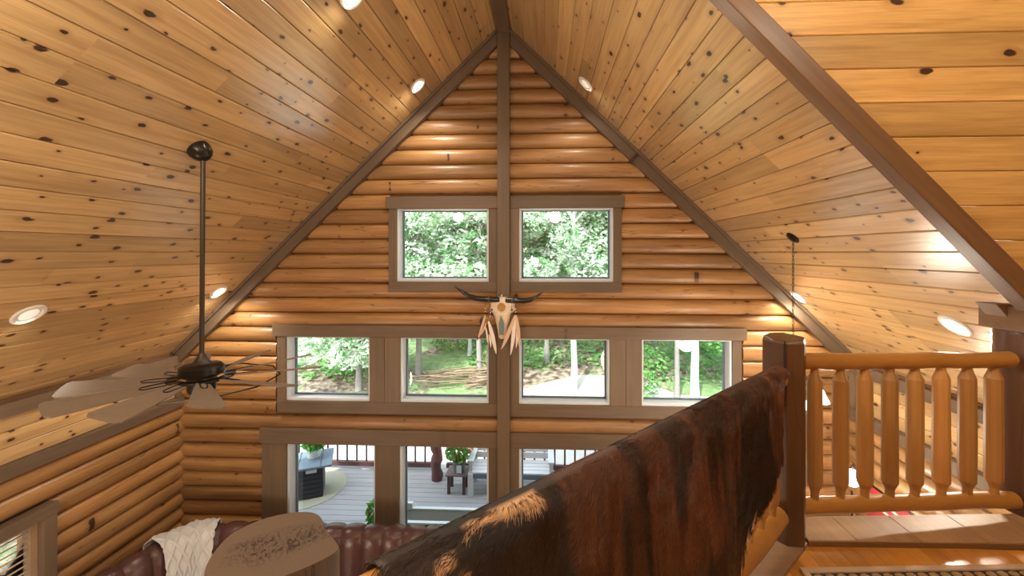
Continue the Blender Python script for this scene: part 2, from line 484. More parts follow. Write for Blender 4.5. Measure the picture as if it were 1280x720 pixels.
# ------------------------------------------------------------------ the room
XR = -0.541            # x of the ridge
Z0 = 3.0               # ceiling height at the ridge
SL = 0.97              # roof slope
XL, XRT = -5.0, 3.91   # side wall faces
YG = 5.6               # gable wall face
FL = -4.25             # main floor
LF = -1.45             # loft floor
YB = -2.2              # rear of the loft, behind the camera
YD = 2.36              # dormer wall
CN = 1/math.sqrt(1+SL*SL); SN = SL*CN
def roofz(x): return Z0 - SL*abs(x-XR)

# floors
b = MB(); b.box(XL-.2, XRT+.2, YB-.2, YG+.2, FL-.15, FL)
S(b.build('floor', M_FLOOR), 'brown wooden floor of the great room below the loft', 'floor')

# backing of the ceilings + planks
def plank_mesh(L_, w, t=.02, c=.007, cache={}):
    k = (round(L_, 2), round(w, 3))
    if k in cache: return cache[k]
    h = w/2-.002
    prof = [(-h, t), (-h, c), (-h+c, 0), (h-c, 0), (h, c), (h, t)]
    V = [(0, y, z) for y, z in prof] + [(L_, y, z) for y, z in prof]
    n = 6
    F = [(i, i+1, n+i+1, n+i) for i in range(n-1)] + [tuple(range(n))[::-1], tuple(range(n, 2*n))]
    me = make_mesh('plank', V, F, False, [None])
    cache[k] = me
    return me

def lay_planks(parent, start, run, down, out, length, width, rows, mat, name='plank', lens=(2.2, 3.0, 3.7), row0=0, seed=1, cut=None):
    """rows of planks: run = unit direction of a row, down = step to the next row, out = towards the room"""
    r = random.Random(seed)
    run = Vector(run); down = Vector(down); out = Vector(out)
    for k in range(rows):
        a0, a1 = (0, length) if cut is None else cut(k)
        a = a0
        first = True
        while a < a1 - .02:
            L_ = r.choice(lens)
            if first: L_ = r.choice((.7, 1.1, 1.6, 2.2, 2.9)); first = False
            L_ = min(L_, a1-a)
            if a1-a-L_ < .35: L_ = a1-a
            me = plank_mesh(L_, width)
            if me.materials[0] is not mat:
                me = me.copy() if me.materials[0] is not None else me
                me.materials[0] = mat
            o = bpy.data.objects.new(name, me)
            p = Vector(start) + run*(a+.001) + down*(width*(k+.5)) + out*(r.random()*.0015)
            # local axes: x along the row, y = down, z = away from the room
            z = -out
            y = z.cross(run)
            if y.dot(down) < 0: pass
            M = Matrix(((run.x, y.x, z.x, p.x), (run.y, y.y, z.y, p.y), (run.z, y.z, z.z, p.z), (0, 0, 0, 1)))
            link(o, parent); o.matrix_local = M
            a += L_

PW = .187
SLEN = (XR-XL)/CN
for side in (-1, 1):
    xe = XL if side < 0 else XRT
    y0 = YB if side < 0 else YD
    up = Vector((side*SN, 0, CN)) 
    b = MB()
    e0 = Vector((XR, y0, Z0))+up*.021; e1 = Vector((xe, y0, roofz(xe)))+up*.021
    b.prism([e0, e1, e1+up*.1, e0+up*.1], (0, YG+.2-y0, 0))
    c = S(b.build('ceiling_left' if side < 0 else 'ceiling_right', M_GAP),
          'left slope of knotty pine planks under the roof' if side < 0 else 'right slope of knotty pine planks beyond the beam', 'ceiling')
    rows = int(((abs(xe-XR))/CN)/PW)+1
    lay_planks(c, (XR, y0, Z0), (0, 1, 0), (side*CN, 0, -SN), (-side*SN, 0, -CN), YG-y0, PW, rows, M_PINE, seed=11+side)

# gable wall with openings (x measured from the ridge)
OPEN = []
def mir(a, b_, z0, z1, both=True):
    OPEN.append((XR+a, XR+b_, z0, z1)); OPEN.append((XR-b_, XR-a, z0, z1))
mir(.20, 1.435, -.385, .585)
mir(.20, 1.39, -2.0, -1.13); mir(1.80, 2.955, -2.0, -1.13)
mir(.20, 1.40, -3.95, -2.575); mir(1.725, 2.945, -3.95, -2.575)

def wall_grid(mbld, x0, x1, z0, z1, y0, y1, openings):
    xs = sorted({x0, x1, *[v for o in openings for v in o[:2]]})
    zs = sorted({z0, z1, *[v for o in openings for v in o[2:]]})
    for i in range(len(xs)-1):
        run = None
        for j in range(len(zs)-1):
            xm = (xs[i]+xs[i+1])/2; zm = (zs[j]+zs[j+1])/2
            hole = any(o[0] < xm < o[1] and o[2] < zm < o[3] for o in openings)
            if hole:
                if run is not None: mbld.box(xs[i], xs[i+1], y0, y1, run, zs[j]); run = None
            elif run is None: run = zs[j]
        if run is not None: mbld.box(xs[i], xs[i+1], y0, y1, run, zs[-1])

b = MB()
wall_grid(b, XL-.15, XRT+.15, FL-.1, -1.42, YG+.05, YG+.19, [o for o in OPEN if o[3] < -1.4 or o[2] < -1.42] )
b = MB()
zb = -1.0
wall_grid(b, XL-.15, XRT+.15, FL-.1, -.985, YG+.05, YG+.19, [o for o in OPEN if o[3] < -.99])
# upper part: strips that follow the slope
edges = sorted({XL, XRT, XR, *[o[0] for o in OPEN if o[2] > -.9], *[o[1] for o in OPEN if o[2] > -.9]})
for i in range(len(edges)-1):
    xa, xb = edges[i], edges[i+1]
    hole = [o for o in OPEN if o[2] > -.9 and o[0] < (xa+xb)/2 < o[1]]
    segs = [(-.985, None)] if not hole else [(-.985, hole[0][2]), (hole[0][3], None)]
    for z_lo, z_hi in segs:
        if z_hi is None:
            za, zb_ = roofz(xa)+.015, roofz(xb)+.015
            pts = [(xa, YG+.05, z_lo), (xb, YG+.05, z_lo)]
            if zb_ > z_lo: pts.append((xb, YG+.05, zb_))
            else:
                xq = xa + (xb-xa)*(za-z_lo)/(za-zb_); pts[1] = (xq, YG+.05, z_lo)
            if za > z_lo: pts.append((xa, YG+.05, za))
            else:
                xq = xb - (xb-xa)*(zb_-z_lo)/(zb_-za); pts[0] = (xq, YG+.05, z_lo)
            b.prism(pts, (0, .14, 0))
        else:
            b.box(xa, xb, YG+.05, YG+.19, z_lo, z_hi)
WG = S(b.build('wall_back', M_WALLBACK), 'gable wall of stacked honey coloured logs around the windows', 'wall')

LOGH = .1993
def log_mesh(L_, h, prot, r, segs=3):
    n = 8; V = []; F = []
    ph = r.random()*6.28
    for s in range(segs+1):
        x = L_*s/segs
        dz = .003*math.sin(ph+x*1.3); pr = prot*(1+.07*math.sin(ph*2+x*1.9))
        for i in range(n):
            a = math.pi*(i/(n-1)) - math.pi/2
            cz = math.sin(a); cy = math.cos(a)
            y = -pr*(abs(cy)**.72 if cy > 1e-6 else 0)
            V.append((x, y, dz+cz*h/2*.985))
    for s in range(segs):
        for i in range(n-1):
            F.append((s*n+i, s*n+i+1, (s+1)*n+i+1, (s+1)*n+i))
        F.append((s*n+n-1, s*n, (s+1)*n, (s+1)*n+n-1))
    F.append(tuple(range(n))[::-1]); F.append(tuple(segs*n+i for i in range(n)))
    F = [f[::-1] for f in F]
    me = make_mesh('log', V, F, True, [M_LOG])
    me.set_sharp_from_angle(angle=math.radians(60))
    return me
def add_log(parent, p, ang, L_, r, prot=.075):
    o = bpy.data.objects.new('log', log_mesh(L_, LOGH, prot, r))
    link(o, parent); o.matrix_local = Matrix.Translation(p) @ Matrix.Rotation(ang, 4, 'Z')
    return o

rl = random.Random(3)
SEAM = .784
k0 = math.floor((FL-SEAM)/LOGH)
BLOCK = [  # casings that interrupt the logs (x from ridge, z)
    (.0, 1.54, -.42, .70), (.0, 3.10, -2.13, -1.02), (.0, 3.27, -4.3, -2.42)]
k = k0
while True:
    za = SEAM+k*LOGH; zb = za+LOGH; zm = (za+zb)/2
    k += 1
    if za > 2.85: break
    half = (Z0-zb)/SL - .02
    for side in (-1, 1):
        lim = (XR-XL) if side < 0 else (XRT-XR)
        end = min(lim, half) - .005
        if zb < FL: continue
        start = .06
        for bk in BLOCK:
            if zm > bk[2]+.01 and zm < bk[3]-.01: start = max(start, bk[1])
        if end-start < .08: continue
        x0 = XR+start if side > 0 else XR-end
        add_log(WG, (x0, YG+.055, zm), 0, end-start, rl)

# left and right walls
for side, xw, nm in ((-1, XL, 'wall_left'), (1, XRT, 'wall_right')):
    b = MB()
    top = -1.37
    if side < 0:
        wy0, wy1, wz0, wz1 = 2.98, 3.93, -3.75, -2.60
        xa, xb = xw-.17, xw-.03
        b.box(xa, xb, YB, wy0, FL, top); b.box(xa, xb, wy1, YG+.19, FL, top)
        b.box(xa, xb, wy0, wy1, FL, wz0); b.box(xa, xb, wy0, wy1, wz1, top)
    else:
        b.box(xw+.03, xw+.17, YB, YG+.19, FL, top)
        b.box(xw+.03, xw+.17, YB, YD-.02, top, Z0)
    w = S(b.build(nm, M_WALLBACK), ('left' if side < 0 else 'right') + ' side wall with logs below a band of pine planks', 'wall')
    # planks band
    zt = -1.52; pw = .149
    ystart = 1.6 if side < 0 else 2.5
    run = (0, 1, 0)
    lay_planks(w, (xw, ystart, zt), run, (0, 0, -1), (-side, 0, 0), YG-ystart-.005, pw, 3, M_PINE, seed=40+side)
    kk = k0
    zz = -2.085
    while zz > FL:
        zm = zz-LOGH/2
        pieces = [(ystart, YG+.04)]
        if side < 0 and -3.9 < zm < -2.5: pieces = [(ystart, 2.87), (4.04, YG+.04)]
        for ya, yb in pieces:
            if side < 0: add_log(w, (xw-.03, ya, zm), math.radians(90), yb-ya, rl, .085)
            else: add_log(w, (xw+.03, yb, zm), math.radians(-90), yb-ya, rl, .085)
        zz -= LOGH
    # two brown boards: one under the ceiling, one over the logs
    b = MB(); xs = sorted((xw-side*.045, xw+side*.03))
    b.box(xs[0], xs[1], ystart, YG-.005, -1.52, -1.395)
    S(b.build('trim_1', M_TRIM_Y, bevel=.004), 'brown board under the ceiling along the %s wall' % ('left' if side < 0 else 'right'), 'trim')
    b = MB(); xs = sorted((xw-side*.07, xw+side*.03))
    b.box(xs[0], xs[1], ystart, YG-.005, -2.09, -1.965)
    S(b.build('trim_2', M_TRIM_Y, bevel=.004), 'brown board on top of the logs of the %s wall' % ('left' if side < 0 else 'right'), 'trim')
    b = MB(); xs = sorted((xw-side*.035, xw+side*.02))
    b.box(xs[0], xs[1], YG-.09, YG-.0, -1.965, -1.52)
    S(b.build('trim_3', M_TRIM_Z, bevel=.003), 'short upright corner board at the gable end of the %s wall' % ('left' if side < 0 else 'right'), 'trim')

# rear enclosure of the loft (behind the camera) and dormer ceiling
b = MB(); b.box(XL-.15, XRT+.15, YB-.12, YB, FL, Z0+.05)
S(b.build('wall_front', M_PINE_DORMER), 'pine wall behind the loft', 'wall')
b = MB(); b.box(XR-.02, XRT+.15, YB, YD+.02, Z0+.005, Z0+.1)
S(b.build('ceiling_dormer', M_PINE_DORMER), 'pine ceiling over the loft dormer', 'ceiling')

# dormer cheek wall: horizontal planks above the beam, seen from the loft
DXA, DXB = XR+.02, XRT
b = MB()
b.prism([(DXA, YD, roofz(DXA)+.02), (DXB, YD, roofz(DXB)+.02), (DXB, YD, Z0), (DXA, YD, Z0)], (0, .05, 0))
WD = S(b.build('wall_dormer', M_GAP), 'golden knotty pine wall of level planks above the sloping beam', 'wall')
DW = .1835
rk = random.Random(77)
def cheek_x(z): return .968+(1.343+.12-z)/1.0516
zt_ = Z0-.002
for k in range(24):
    zh = zt_-DW*k+.0; zl = zh-DW+.0025
    if zl < -.62: break
    xh = max(DXA, cheek_x(zh)); xl = max(DXA, cheek_x(zl))
    if xl > DXB-.05: break
    cuts = [DXB-.006]
    x_ = DXB-rk.choice((.7, 1.3, 1.9, 2.6))
    while x_ > xl+.4:
        cuts.append(x_); x_ -= rk.choice((1.8, 2.4, 3.0))
    cuts = cuts[::-1]
    for i_, xe in enumerate(cuts):
        b = MB(); yv = YD-.02-rk.random()*.0015; cf = .005
        if i_ == 0: L0, L1 = (xl, xh)
        else: L0 = L1 = cuts[i_-1]+.0015
        L0 = min(L0, xe-.01)
        V = [(L0, YD, zl), (xe, YD, zl), (xe, YD, zh), (L1, YD, zh), (L0, yv+cf, zl), (xe, yv+cf, zl), (xe, yv+cf, zh), (L1, yv+cf, zh),
             (L0+cf, yv, zl+cf), (xe, yv, zl+cf), (xe, yv, zh-cf), (L1+cf, yv, zh-cf)]
        F = [(0, 3, 2, 1), (0, 1, 5, 4), (1, 2, 6, 5), (2, 3, 7, 6), (3, 0, 4, 7), (4, 5, 9, 8), (5, 6, 10, 9), (6, 7, 11, 10), (7, 4, 8, 11), (8, 9, 10, 11)]
        b.add(V, F); b.build('plank', M_PINE_DORMER, WD, origin=(xe, YD, (zl+zh)/2))

# sloping beam between dormer and great room
def beam_pt(px_x, y=2.3): pass
P_top0 = Vector((.49, 2.3, 2.0)); 
b = MB()
A0 = Vector((1.115-.7, 2.3, 1.385+.70)); A1 = Vector((2.80, 2.3, -.575))
# lower front edge runs through two points measured on the plane y = 2.3
q0 = Vector((.968, 2.3, 1.343)); q1 = Vector((2.469, 2.3, -.236))
d = (q1-q0)
a = q0 - d*.62; c_ = q1 + d*.05
upv = Vector((0, 0, .150))
b.prism([a, c_, c_+upv, a+upv], (0, .105, 0))
S(align_x(b.build('trim_4', M_BEAM, bevel=.006), d), 'big brown sloping beam at the edge of the loft dormer', 'beam')

# ridge beam, centre post, rakes
b = MB(); b.box(XR-.085, XR+.085, YB, YG+.0, Z0-.055-.08, Z0+.03)
S(b.build('trim_5', M_TRIM_Y, bevel=.006), 'dark ridge beam along the peak of the ceiling', 'beam')
b = MB(); b.box(XR-.08, XR+.08, YG-.10, YG+.02, FL, Z0-.13)
S(b.build('trim_6', M_TRIM_Z, bevel=.006), 'tall brown centre post running up the gable wall', 'post')
for side in (-1, 1):
    b = MB()
    lim = (abs((XL if side < 0 else XRT)-XR)-.0)
    xa, xb = XR+side*.085, XR+side*lim
    def rp(x, d_): return Vector((x, 0, roofz(x)-d_))
    pts = [rp(xa, 0.0), rp(xb, 0.0), rp(xb, .205), rp(xa, .205)]
    b.prism([Vector((p.x, YG-.085, p.z)) for p in pts], (0, .10, 0))
    o = S(align_x(b.build('trim_7', M_TRIM_X, bevel=.006), rp(xb, 0)-rp(xa, 0)), '%s brown rake board between gable logs and ceiling' % ('left' if side < 0 else 'right'), 'trim')
    b = MB()
    pts = [rp(xa, 0.0), rp(xb, 0.0), rp(xb, .05), rp(xa, .05)]
    b.prism([Vector((p.x, YG-.125, p.z)) for p in pts], (0, .04, 0))
    mo = b.build('moulding', M_TRIM_X, None, bevel=.004)
    align_x(mo, rp(xb, 0)-rp(xa, 0)); mo.parent = o; mo.matrix_local = Matrix.Identity(4)

# casings of the gable windows
def casing(name, rects, label, mats=None):
    """one Empty with a board per rectangle (x from the ridge)"""
    root = S(empty(name, (XR, YG, 0)), label, 'trim')
    for (xa, xb, za, zb, dy) in rects:
        b = MB(); b.box(XR+xa, XR+xb, YG-.035-dy, YG+.055, za, zb)
        cx = XR+(xa+xb)/2
        b.build('casing_board', M_TRIM_X if (xb-xa) > (zb-za) else M_TRIM_Z, root, bevel=.004, origin=(cx, YG, (za+zb)/2))
    return root
for sd in (-1, 1):
    r_ = []
    for (xa, xb, za, zb, dy) in [(.08, 1.575, .585, .745, .012), (.08, .20, -.385, .585, 0), (1.435, 1.54, -.385, .585, 0), (.08, 1.54, -.52, -.385, .004)]:
        r_.append((xa, xb, za, zb, dy) if sd > 0 else (-xb, -xa, za, zb, dy))
    casing('trim_8', r_, 'brown casing boards around the upper %s window' % ('left' if sd < 0 else 'right'))
r_ = []
for sd in (-1, 1):
    for (xa, xb, za, zb, dy) in [(.08, 3.13, -1.13, -.975, .012), (.08, .20, -2.0, -1.13, 0), (1.39, 1.595, -2.0, -1.13, 0), (1.597, 1.80, -2.0, -1.13, 0),
                                 (2.955, 3.07, -2.0, -1.13, 0), (.08, 3.07, -2.155, -2.0, .004)]:
        r_.append((xa, xb, za, zb, dy) if sd > 0 else (-xb, -xa, za, zb, dy))
casing('trim_9', r_, 'brown casing boards around the middle row of four windows')
r_ = []
for sd in (-1, 1):
    for (xa, xb, za, zb, dy) in [(.08, 3.31, -2.575, -2.37, .012), (.08, .20, -4.25, -2.575, 0), (1.40, 1.725, -4.25, -2.575, 0),
                                 (2.945, 3.285, -4.25, -2.575, 0)]:
        r_.append((xa, xb, za, zb, dy) if sd > 0 else (-xb, -xa, za, zb, dy))
    for (xa, xb) in ((.20, 1.40), (1.725, 2.945)):
        r_.append((xa, xb, -4.1, -3.95, 0) if sd > 0 else (-xb, -xa, -4.1, -3.95, 0))
casing('trim_10', r_, 'brown casing boards around the bottom row of tall windows')

# windows themselves
wl_names = {(.585, -1): 'upper left', (.585, 1): 'upper right'}
wi = 0
for (xa, xb, za, zb) in OPEN:
    wi += 1
    row = 'upper' if za > -.9 else ('middle' if za > -2.5 else 'bottom')
    xc = (xa+xb)/2-XR
    pos = ('left' if xc < 0 else 'right')
    which = ('inner ' if abs(xc) < 1.5 else 'outer ') if row != 'upper' else ''
    view = {'upper': 'showing pale green foliage', 'middle': 'showing trees and the wooded bank', 'bottom': 'showing the grey deck'}[row]
    root = S(empty('window_%d' % wi, ((xa+xb)/2, YG+.1, (za+zb)/2)), '%s %s%s gable window %s' % (row, which, pos, view), 'window')
    f = .028
    b = MB()
    for (p, q, r2, s2) in ((xa, xa+f, za, zb), (xb-f, xb, za, zb), (xa+f, xb-f, za, za+f*1.3), (xa+f, xb-f, zb-f*.7, zb)):
        b.box(p, q, YG+.0, YG+.20, r2, s2)
    b.build('window_frame', M_VINYL, root)
    b = MB(); i0 = f; g = .02
    for (p, q, r2, s2) in ((xa+f, xa+f+g, za+f, zb-f*.5), (xb-f-g, xb-f, za+f, zb-f*.5), (xa+f+g, xb-f-g, za+f*1.3, za+f*1.3+g), (xa+f+g, xb-f-g, zb-f*.7-g*.5, zb-f*.7)):
        b.box(p, q, YG+.14, YG+.175, r2, s2)
    b.build('sash', M_GASKET, root)
    b = MB(); b.box(xa+f, xb-f, YG+.155, YG+.161, za+f, zb-f*.5)
    b.build('pane', M_GLASS, root)

# left wall window with wooden shutters
LW = S(empty('window_%d' % (wi+1), (XL, 3.45, -3.2)), 'small shuttered window low in the left log wall', 'window')
for (ya, yb, za, zb) in ((2.86, 4.06, -2.615, -2.495), (3.93, 4.045, -3.9, -2.615), (2.87, 2.98, -3.9, -2.615), (2.86, 4.06, -4.02, -3.88)):
    b = MB(); b.box(XL-.03, XL+.11, ya, yb, za, zb)
    b.build('casing_board', M_TRIM_Y if yb-ya > zb-za else M_TRIM_Z, LW, bevel=.004, origin=(XL, (ya+yb)/2, (za+zb)/2))
M_SHUT = wood('shutter_wood', (.40,.27,.16), (.27,.17,.09), rough=.5, axis=1)
for (ya, yb, za, zb) in ((2.98, 3.93, -2.66, -2.615), (3.865, 3.93, -3.88, -2.66), (3.43, 3.47, -3.88, -2.66), (2.98, 3.03, -3.88, -2.66), (3.03, 3.865, -3.2, -3.14)):
    b = MB(); b.box(XL-.02, XL+.045, ya, yb, za, zb)
    b.build('shutter_rail', M_SHUT, LW, bevel=.003)
for (ya, yb) in ((3.475, 3.86), (3.035, 3.425)):
    z = -2.70
    while z > -3.86:
        if not -3.22 < z < -3.12:
            b = MB(); b.obox((XL+.01, (ya+yb)/2, z), (.026, 0, .014), (0, (yb-ya)/2, 0), (-.003, 0, .005))
            b.build('louver', M_SHUT, LW, origin=(XL+.01, (ya+yb)/2, z))
        z -= .062
b = MB(); b.box(XL-.1, XL-.094, 2.98, 3.93, -3.75, -2.60); b.build('pane', M_GLASS, LW)

# ------------------------------------------------------------------ recessed lamps
def can(x, y, lit, label, watts=None, aim=(0, 0, -1)):
    side = -1 if x < XR else 1
    n = Vector((-side*SN, 0, -CN))          # into the room
    p = Vector((x, y, roofz(x)))
    R = n.to_track_quat('Z', 'Y').to_matrix()
    root = T(empty('recessed_lamp', p), label, 'ceiling light', 'recessed lamps in the pine ceiling')
    b = MB(); b.lathe([(.078, .001), (.082, .012), (.100, .014), (.112, .006), (.113, -.002)], p, 28, R, caps=False)
    b.build('trim_ring', M_WHITE, root, smooth=True)
    b = MB(); b.lathe([(.0785, .001), (.072, .0035), (.06, .0025)], p, 28, R, caps=False)
    b.build('baffle', M_WHITE, root, smooth=True)
    b = MB(); b.lathe([(.064, .002), (.052, .011), (.03, .017), (.004, .02)], p, 24, R)
    b.build('bulb', M_LENS if lit else M_LENS_DIM, root, smooth=True)
    if watts:
        ld = bpy.data.lights.new('lamp', 'SPOT'); ld.energy = watts; ld.color = WARM
        ld.spot_size = math.radians(150); ld.spot_blend = .8; ld.shadow_soft_size = .06
        lo = bpy.data.objects.new('lamp', ld); link(lo, root)
        lo.location = n*.06
        lo.rotation_euler = (Vector(aim).normalized()).to_track_quat('-Z', 'Y').to_euler()
    return root
can(-1.543, 5.083, True, 'glowing recessed lamp high on the left slope near the peak of the gable', CAN_W)
can(-4.15, 5.215, True, 'glowing recessed lamp low on the left slope behind the fan rod', CAN_W)
can(-4.146, 3.228, False, 'unlit white recessed lamp low on the left slope beyond the fan blades', CAN_W*.35)
can(-1.534, 3.31, True, 'glowing recessed lamp cut by the top edge of the photo', CAN_W)
can(.484, 5.07, False, 'dim recessed lamp high on the right slope near the peak of the gable', CAN_W*.4)
can(3.111, 5.352, True, 'glowing recessed lamp low on the right slope beside the hanging chain', CAN_W)
can(3.125, 3.376, True, 'large bright recessed lamp on the right slope above the log railing', CAN_W*1.3, (-.35, -.6, -.75))
for (x, y, z, w) in ((1.9, .3, 1.9, LOFT_W), (.5, -1.2, 2.3, LOFT_W), (-2.2, .8, .9, LOFT_W*1.2), (.2, 3.2, .7, CAN_W*.4),  # unseen fill lights added to brighten the room, no fixtures
                     (-3.75, 1.0, -3.2, 80.0), (1.75, 1.2, -2.6, 55.0), (2.6, 3.4, -3.15, 26.0)):   # the last three: added fill low in the great room
    ld = bpy.data.lights.new('fill_light', 'POINT'); ld.energy = w; ld.color = WARM; ld.shadow_soft_size = .12 if z > 0 else .4
    lo = bpy.data.objects.new('fill_light', ld); link(lo); lo.location = (x, y, z)

# ------------------------------------------------------------------ loft floor, threshold, rug
# diagonal edge of the loft: from the newel towards lower left
DG0 = Vector((1.20, 2.14)); DG1 = Vector((-.30, .74))
dgd = (DG1-DG0).normalized(); dgn = Vector((-dgd.y, dgd.x))     # towards the open side?
if dgn.dot(Vector((-1, 1))) < 0: dgn = -dgn
b = MB()
pe = DG1 + dgd*2.2
poly = [(DG0.x-.05, DG0.y+.03), (3.88, 2.52), (3.88, YB), (pe.x, YB), (pe.x, pe.y)]
b.prism([(x, y, LF-.28) for x, y in poly], (0, 0, .26))
LFO = S(b.build('floor_loft', M_TRIM_X), 'loft floor of golden strip boards beside the railing', 'floor')
ys0, ys1 = .9, 2.16
x = .95
r5 = random.Random(5)
while x < 2.75:
    y_top = 2.17
    if x < 1.25: y_top = DG0.y - (DG0.x - x)*(DG0.y-DG1.y)/(DG0.x-DG1.x)
    cut = y_top - r5.choice((.18, .35, .6, .9))
    for (ya, yb) in ((ys0, cut-.001), (cut+.001, y_top)):
        if yb-ya < .03: continue
        b = MB(); b.box(x+.0008, x+.0792, ya, yb, LF-.02, LF+r5.random()*.0006)
        b.build('floor_board', M_OAK, LFO, origin=(x+.04, ya, LF))
    x += .08
b = MB(); b.prism([(x_, y_, LF-.022) for x_, y_ in [(-.25, .72), (.95, 1.86), (.95, .9), (2.75, .9), (2.75, 2.1), (3.88, 2.1), (3.88, YB), (-.25, YB)]], (0, 0, .02))
b.build('subfloor', M_OAK, LFO)

# threshold of wide boards under the railing
TH = T(empty('threshold', (1.95, 2.3, LF)), 'low brown board step along the loft edge under the log railing', 'step')
xs = [1.30, 1.54, 1.85, 2.17, 2.50, 2.84]
for i in range(len(xs)-1):
    ya = 2.155+.008*i; yb = 2.335+.022*i
    b = MB(); b.prism([(xs[i]+.001, ya, LF+.002), (xs[i+1]-.001, ya+.008, LF+.002), (xs[i+1]-.001, yb+.022, LF+.002), (xs[i]+.001, yb, LF+.002)], (0, 0, .028))
    b.build('board', M_CAP, TH, bevel=.003, origin=(xs[i], ya, LF))
b = MB(); b.prism([(1.30, 2.150, LF-.0), (2.84, 2.19, LF), (2.84, 2.163+.03, LF), (1.30, 2.158, LF)], (0, 0, .022))
b.build('nosing', M_BEAM, TH)

CURB = MB()
c0 = DG0 - dgd*.07; c1 = DG1 + dgd*.5
w1 = dgn*.07; w2 = -dgn*.058
CURB.prism([(c0.x+w1.x, c0.y+w1.y, LF), (c0.x+w2.x, c0.y+w2.y, LF), (c1.x+w2.x, c1.y+w2.y, LF), (c1.x+w1.x, c1.y+w1.y, LF)], (0, 0, .025))
T(CURB.build('edge_board', M_GREYBOARD, bevel=.004), 'grey brown edge board running diagonally from the foot of the newel post', 'board')

RG = T(empty('loft_rug', (1.9, 1.6, LF)), 'dark and tan woven rug with pale edge on the loft floor', 'rug')
def rug_y(x): return 1.985+(x-1.16)*.066
b = MB(); b.prism([(1.19, rug_y(1.19)-.03, LF+.002), (1.19, 1.0, LF+.002), (2.72, 1.0, LF+.002), (2.72, rug_y(2.72)-.03, LF+.002)], (0, 0, .008))
b.build('ground_weave', M_RUGDARK, RG)
b = MB()
for (p, q) in (((1.16, rug_y(1.16)-.012), (2.74, rug_y(2.74)-.012)), ((1.172, 1.0), (1.172, rug_y(1.17)-.02))):
    b.bar((p[0], p[1], LF+.009), (q[0], q[1], LF+.009), .03, .014)
b.build('pale_edge', M_RUGEDGE, RG, bevel=.004)
b = MB(); k = 0
for row in range(4):
    x = 1.215 + (row % 2)*.026
    while x < 2.70:
        yy = rug_y(x)-.052-row*.04
        b.ball((x, yy, LF+.010), .02, 8, 5, (1.1, .8, .5)); x += .052
b.build('tan_nubs', M_RUGTAN, RG, smooth=True, kind='stuff')

# ------------------------------------------------------------------ posts and railings
def hewn_post(cx, cy, z0, z1, r, name, mat, sides=8, rot=.39, taper=0):
    b = MB(); V = []
    rr = random.Random(9)
    levels = [z0, z0+(z1-z0)*.3, z0+(z1-z0)*.65, z1-.02, z1]
    rad = [rr.uniform(.9, 1.06) for _ in range(sides)]
    for i, z in enumerate(levels):
        s = 1 if i < 4 else .93
        for k in range(sides):
            a = rot+2*math.pi*k/sides
            V.append((cx+math.cos(a)*r*rad[k]*s, cy+math.sin(a)*r*rad[k]*s, z+(.01*math.sin(k) if i == 4 else 0)))
    n = len(levels); F = []
    for i in range(n-1):
        for k in range(sides):
            F.append((i*sides+k, i*sides+(k+1) % sides, (i+1)*sides+(k+1) % sides, (i+1)*sides+k))
    F.append(tuple(range(sides))[::-1]); F.append(tuple((n-1)*sides+k for k in range(sides)))
    b.add(V, F)
    return b
NX, NY = 1.213, 2.20
nb = hewn_post(NX, NY, LF+.001, -.425, .098, 'newel_post', M_NEWEL)
NP = T(nb.build('newel_post', M_NEWEL, bevel=.006), 'dark hewn newel post between the cowhide and the log railing', 'post')
b = MB(); b.bar((NX-.052, NY-.088, -.43), (NX-.052, NY-.088, -.62), .005, .008, (0, 1, 0)); b.build('crack', M_FTIP, NP)

RP = T(empty('corner_post', (2.745, 2.47, LF+.03)), 'thick dark round log post at the right edge of the photo', 'post')
b = MB(); b.tube([(2.745, 2.47, LF+.03), (2.742, 2.47, -1.0), (2.742, 2.47, -.45), (2.742, 2.47, -.43)], [.20, .192, .188, .18], 24)
b.build('shaft', M_POST, RP, smooth=True)
b = MB(); b.box(2.555, 2.81, 2.36, 2.62, -.43, -.30); b.build('capital_block', M_GREYBOARD, RP, bevel=.004)
b = MB(); b.prism([(2.495, 2.46, -.285), (2.60, 2.46, -.285), (2.60, 2.46, -.38), (2.575, 2.46, -.38)], (0, .12, 0)); b.build('corbel', M_GREYBOARD, RP, bevel=.003)

def log_tube(mb, p0, p1, r, seg=14, wob=.004, seed=1, flare=None):
    rr = random.Random(seed); p0 = Vector(p0); p1 = Vector(p1); n = 9
    pts = []; rad = []
    for i in range(n):
        t = i/(n-1)
        p = p0.lerp(p1, t) + Vector((0, rr.uniform(-wob, wob), rr.uniform(-wob, wob)))
        pts.append(p); rad.append(r*(1+rr.uniform(-.04, .04)))
    d = (p1-p0).normalized()
    pts = [p0-d*.012] + pts + [p1+d*.012]; rad = [r*.62] + rad + [r*.62]
    mb.tube(pts, rad, seg)
    return mb

def baluster(root, x, y, z0, z1, r, mat, seed):
    rr = random.Random(seed)
    L_ = z1-z0
    prof = [(r*.55, z0), (r*.56, z0+.045), (r*.66, z0+.06), (r*.99, z0+.085), (r*1.01, z0+.10), (r*1.02, z0+L_*.4), (r*1.0, z0+L_*.7), (r*.97, z1-.052), (r*.92, z1-.045), (r*.58, z1-.010), (r*.5, z1+.015)]
    b = MB(); b.lathe([(a*rr.uniform(.98, 1.03), z) for a, z in prof], (x, y, 0), 12)
    return b.build('baluster', mat, root, smooth=True, origin=(x, y, z0), sharp=14)

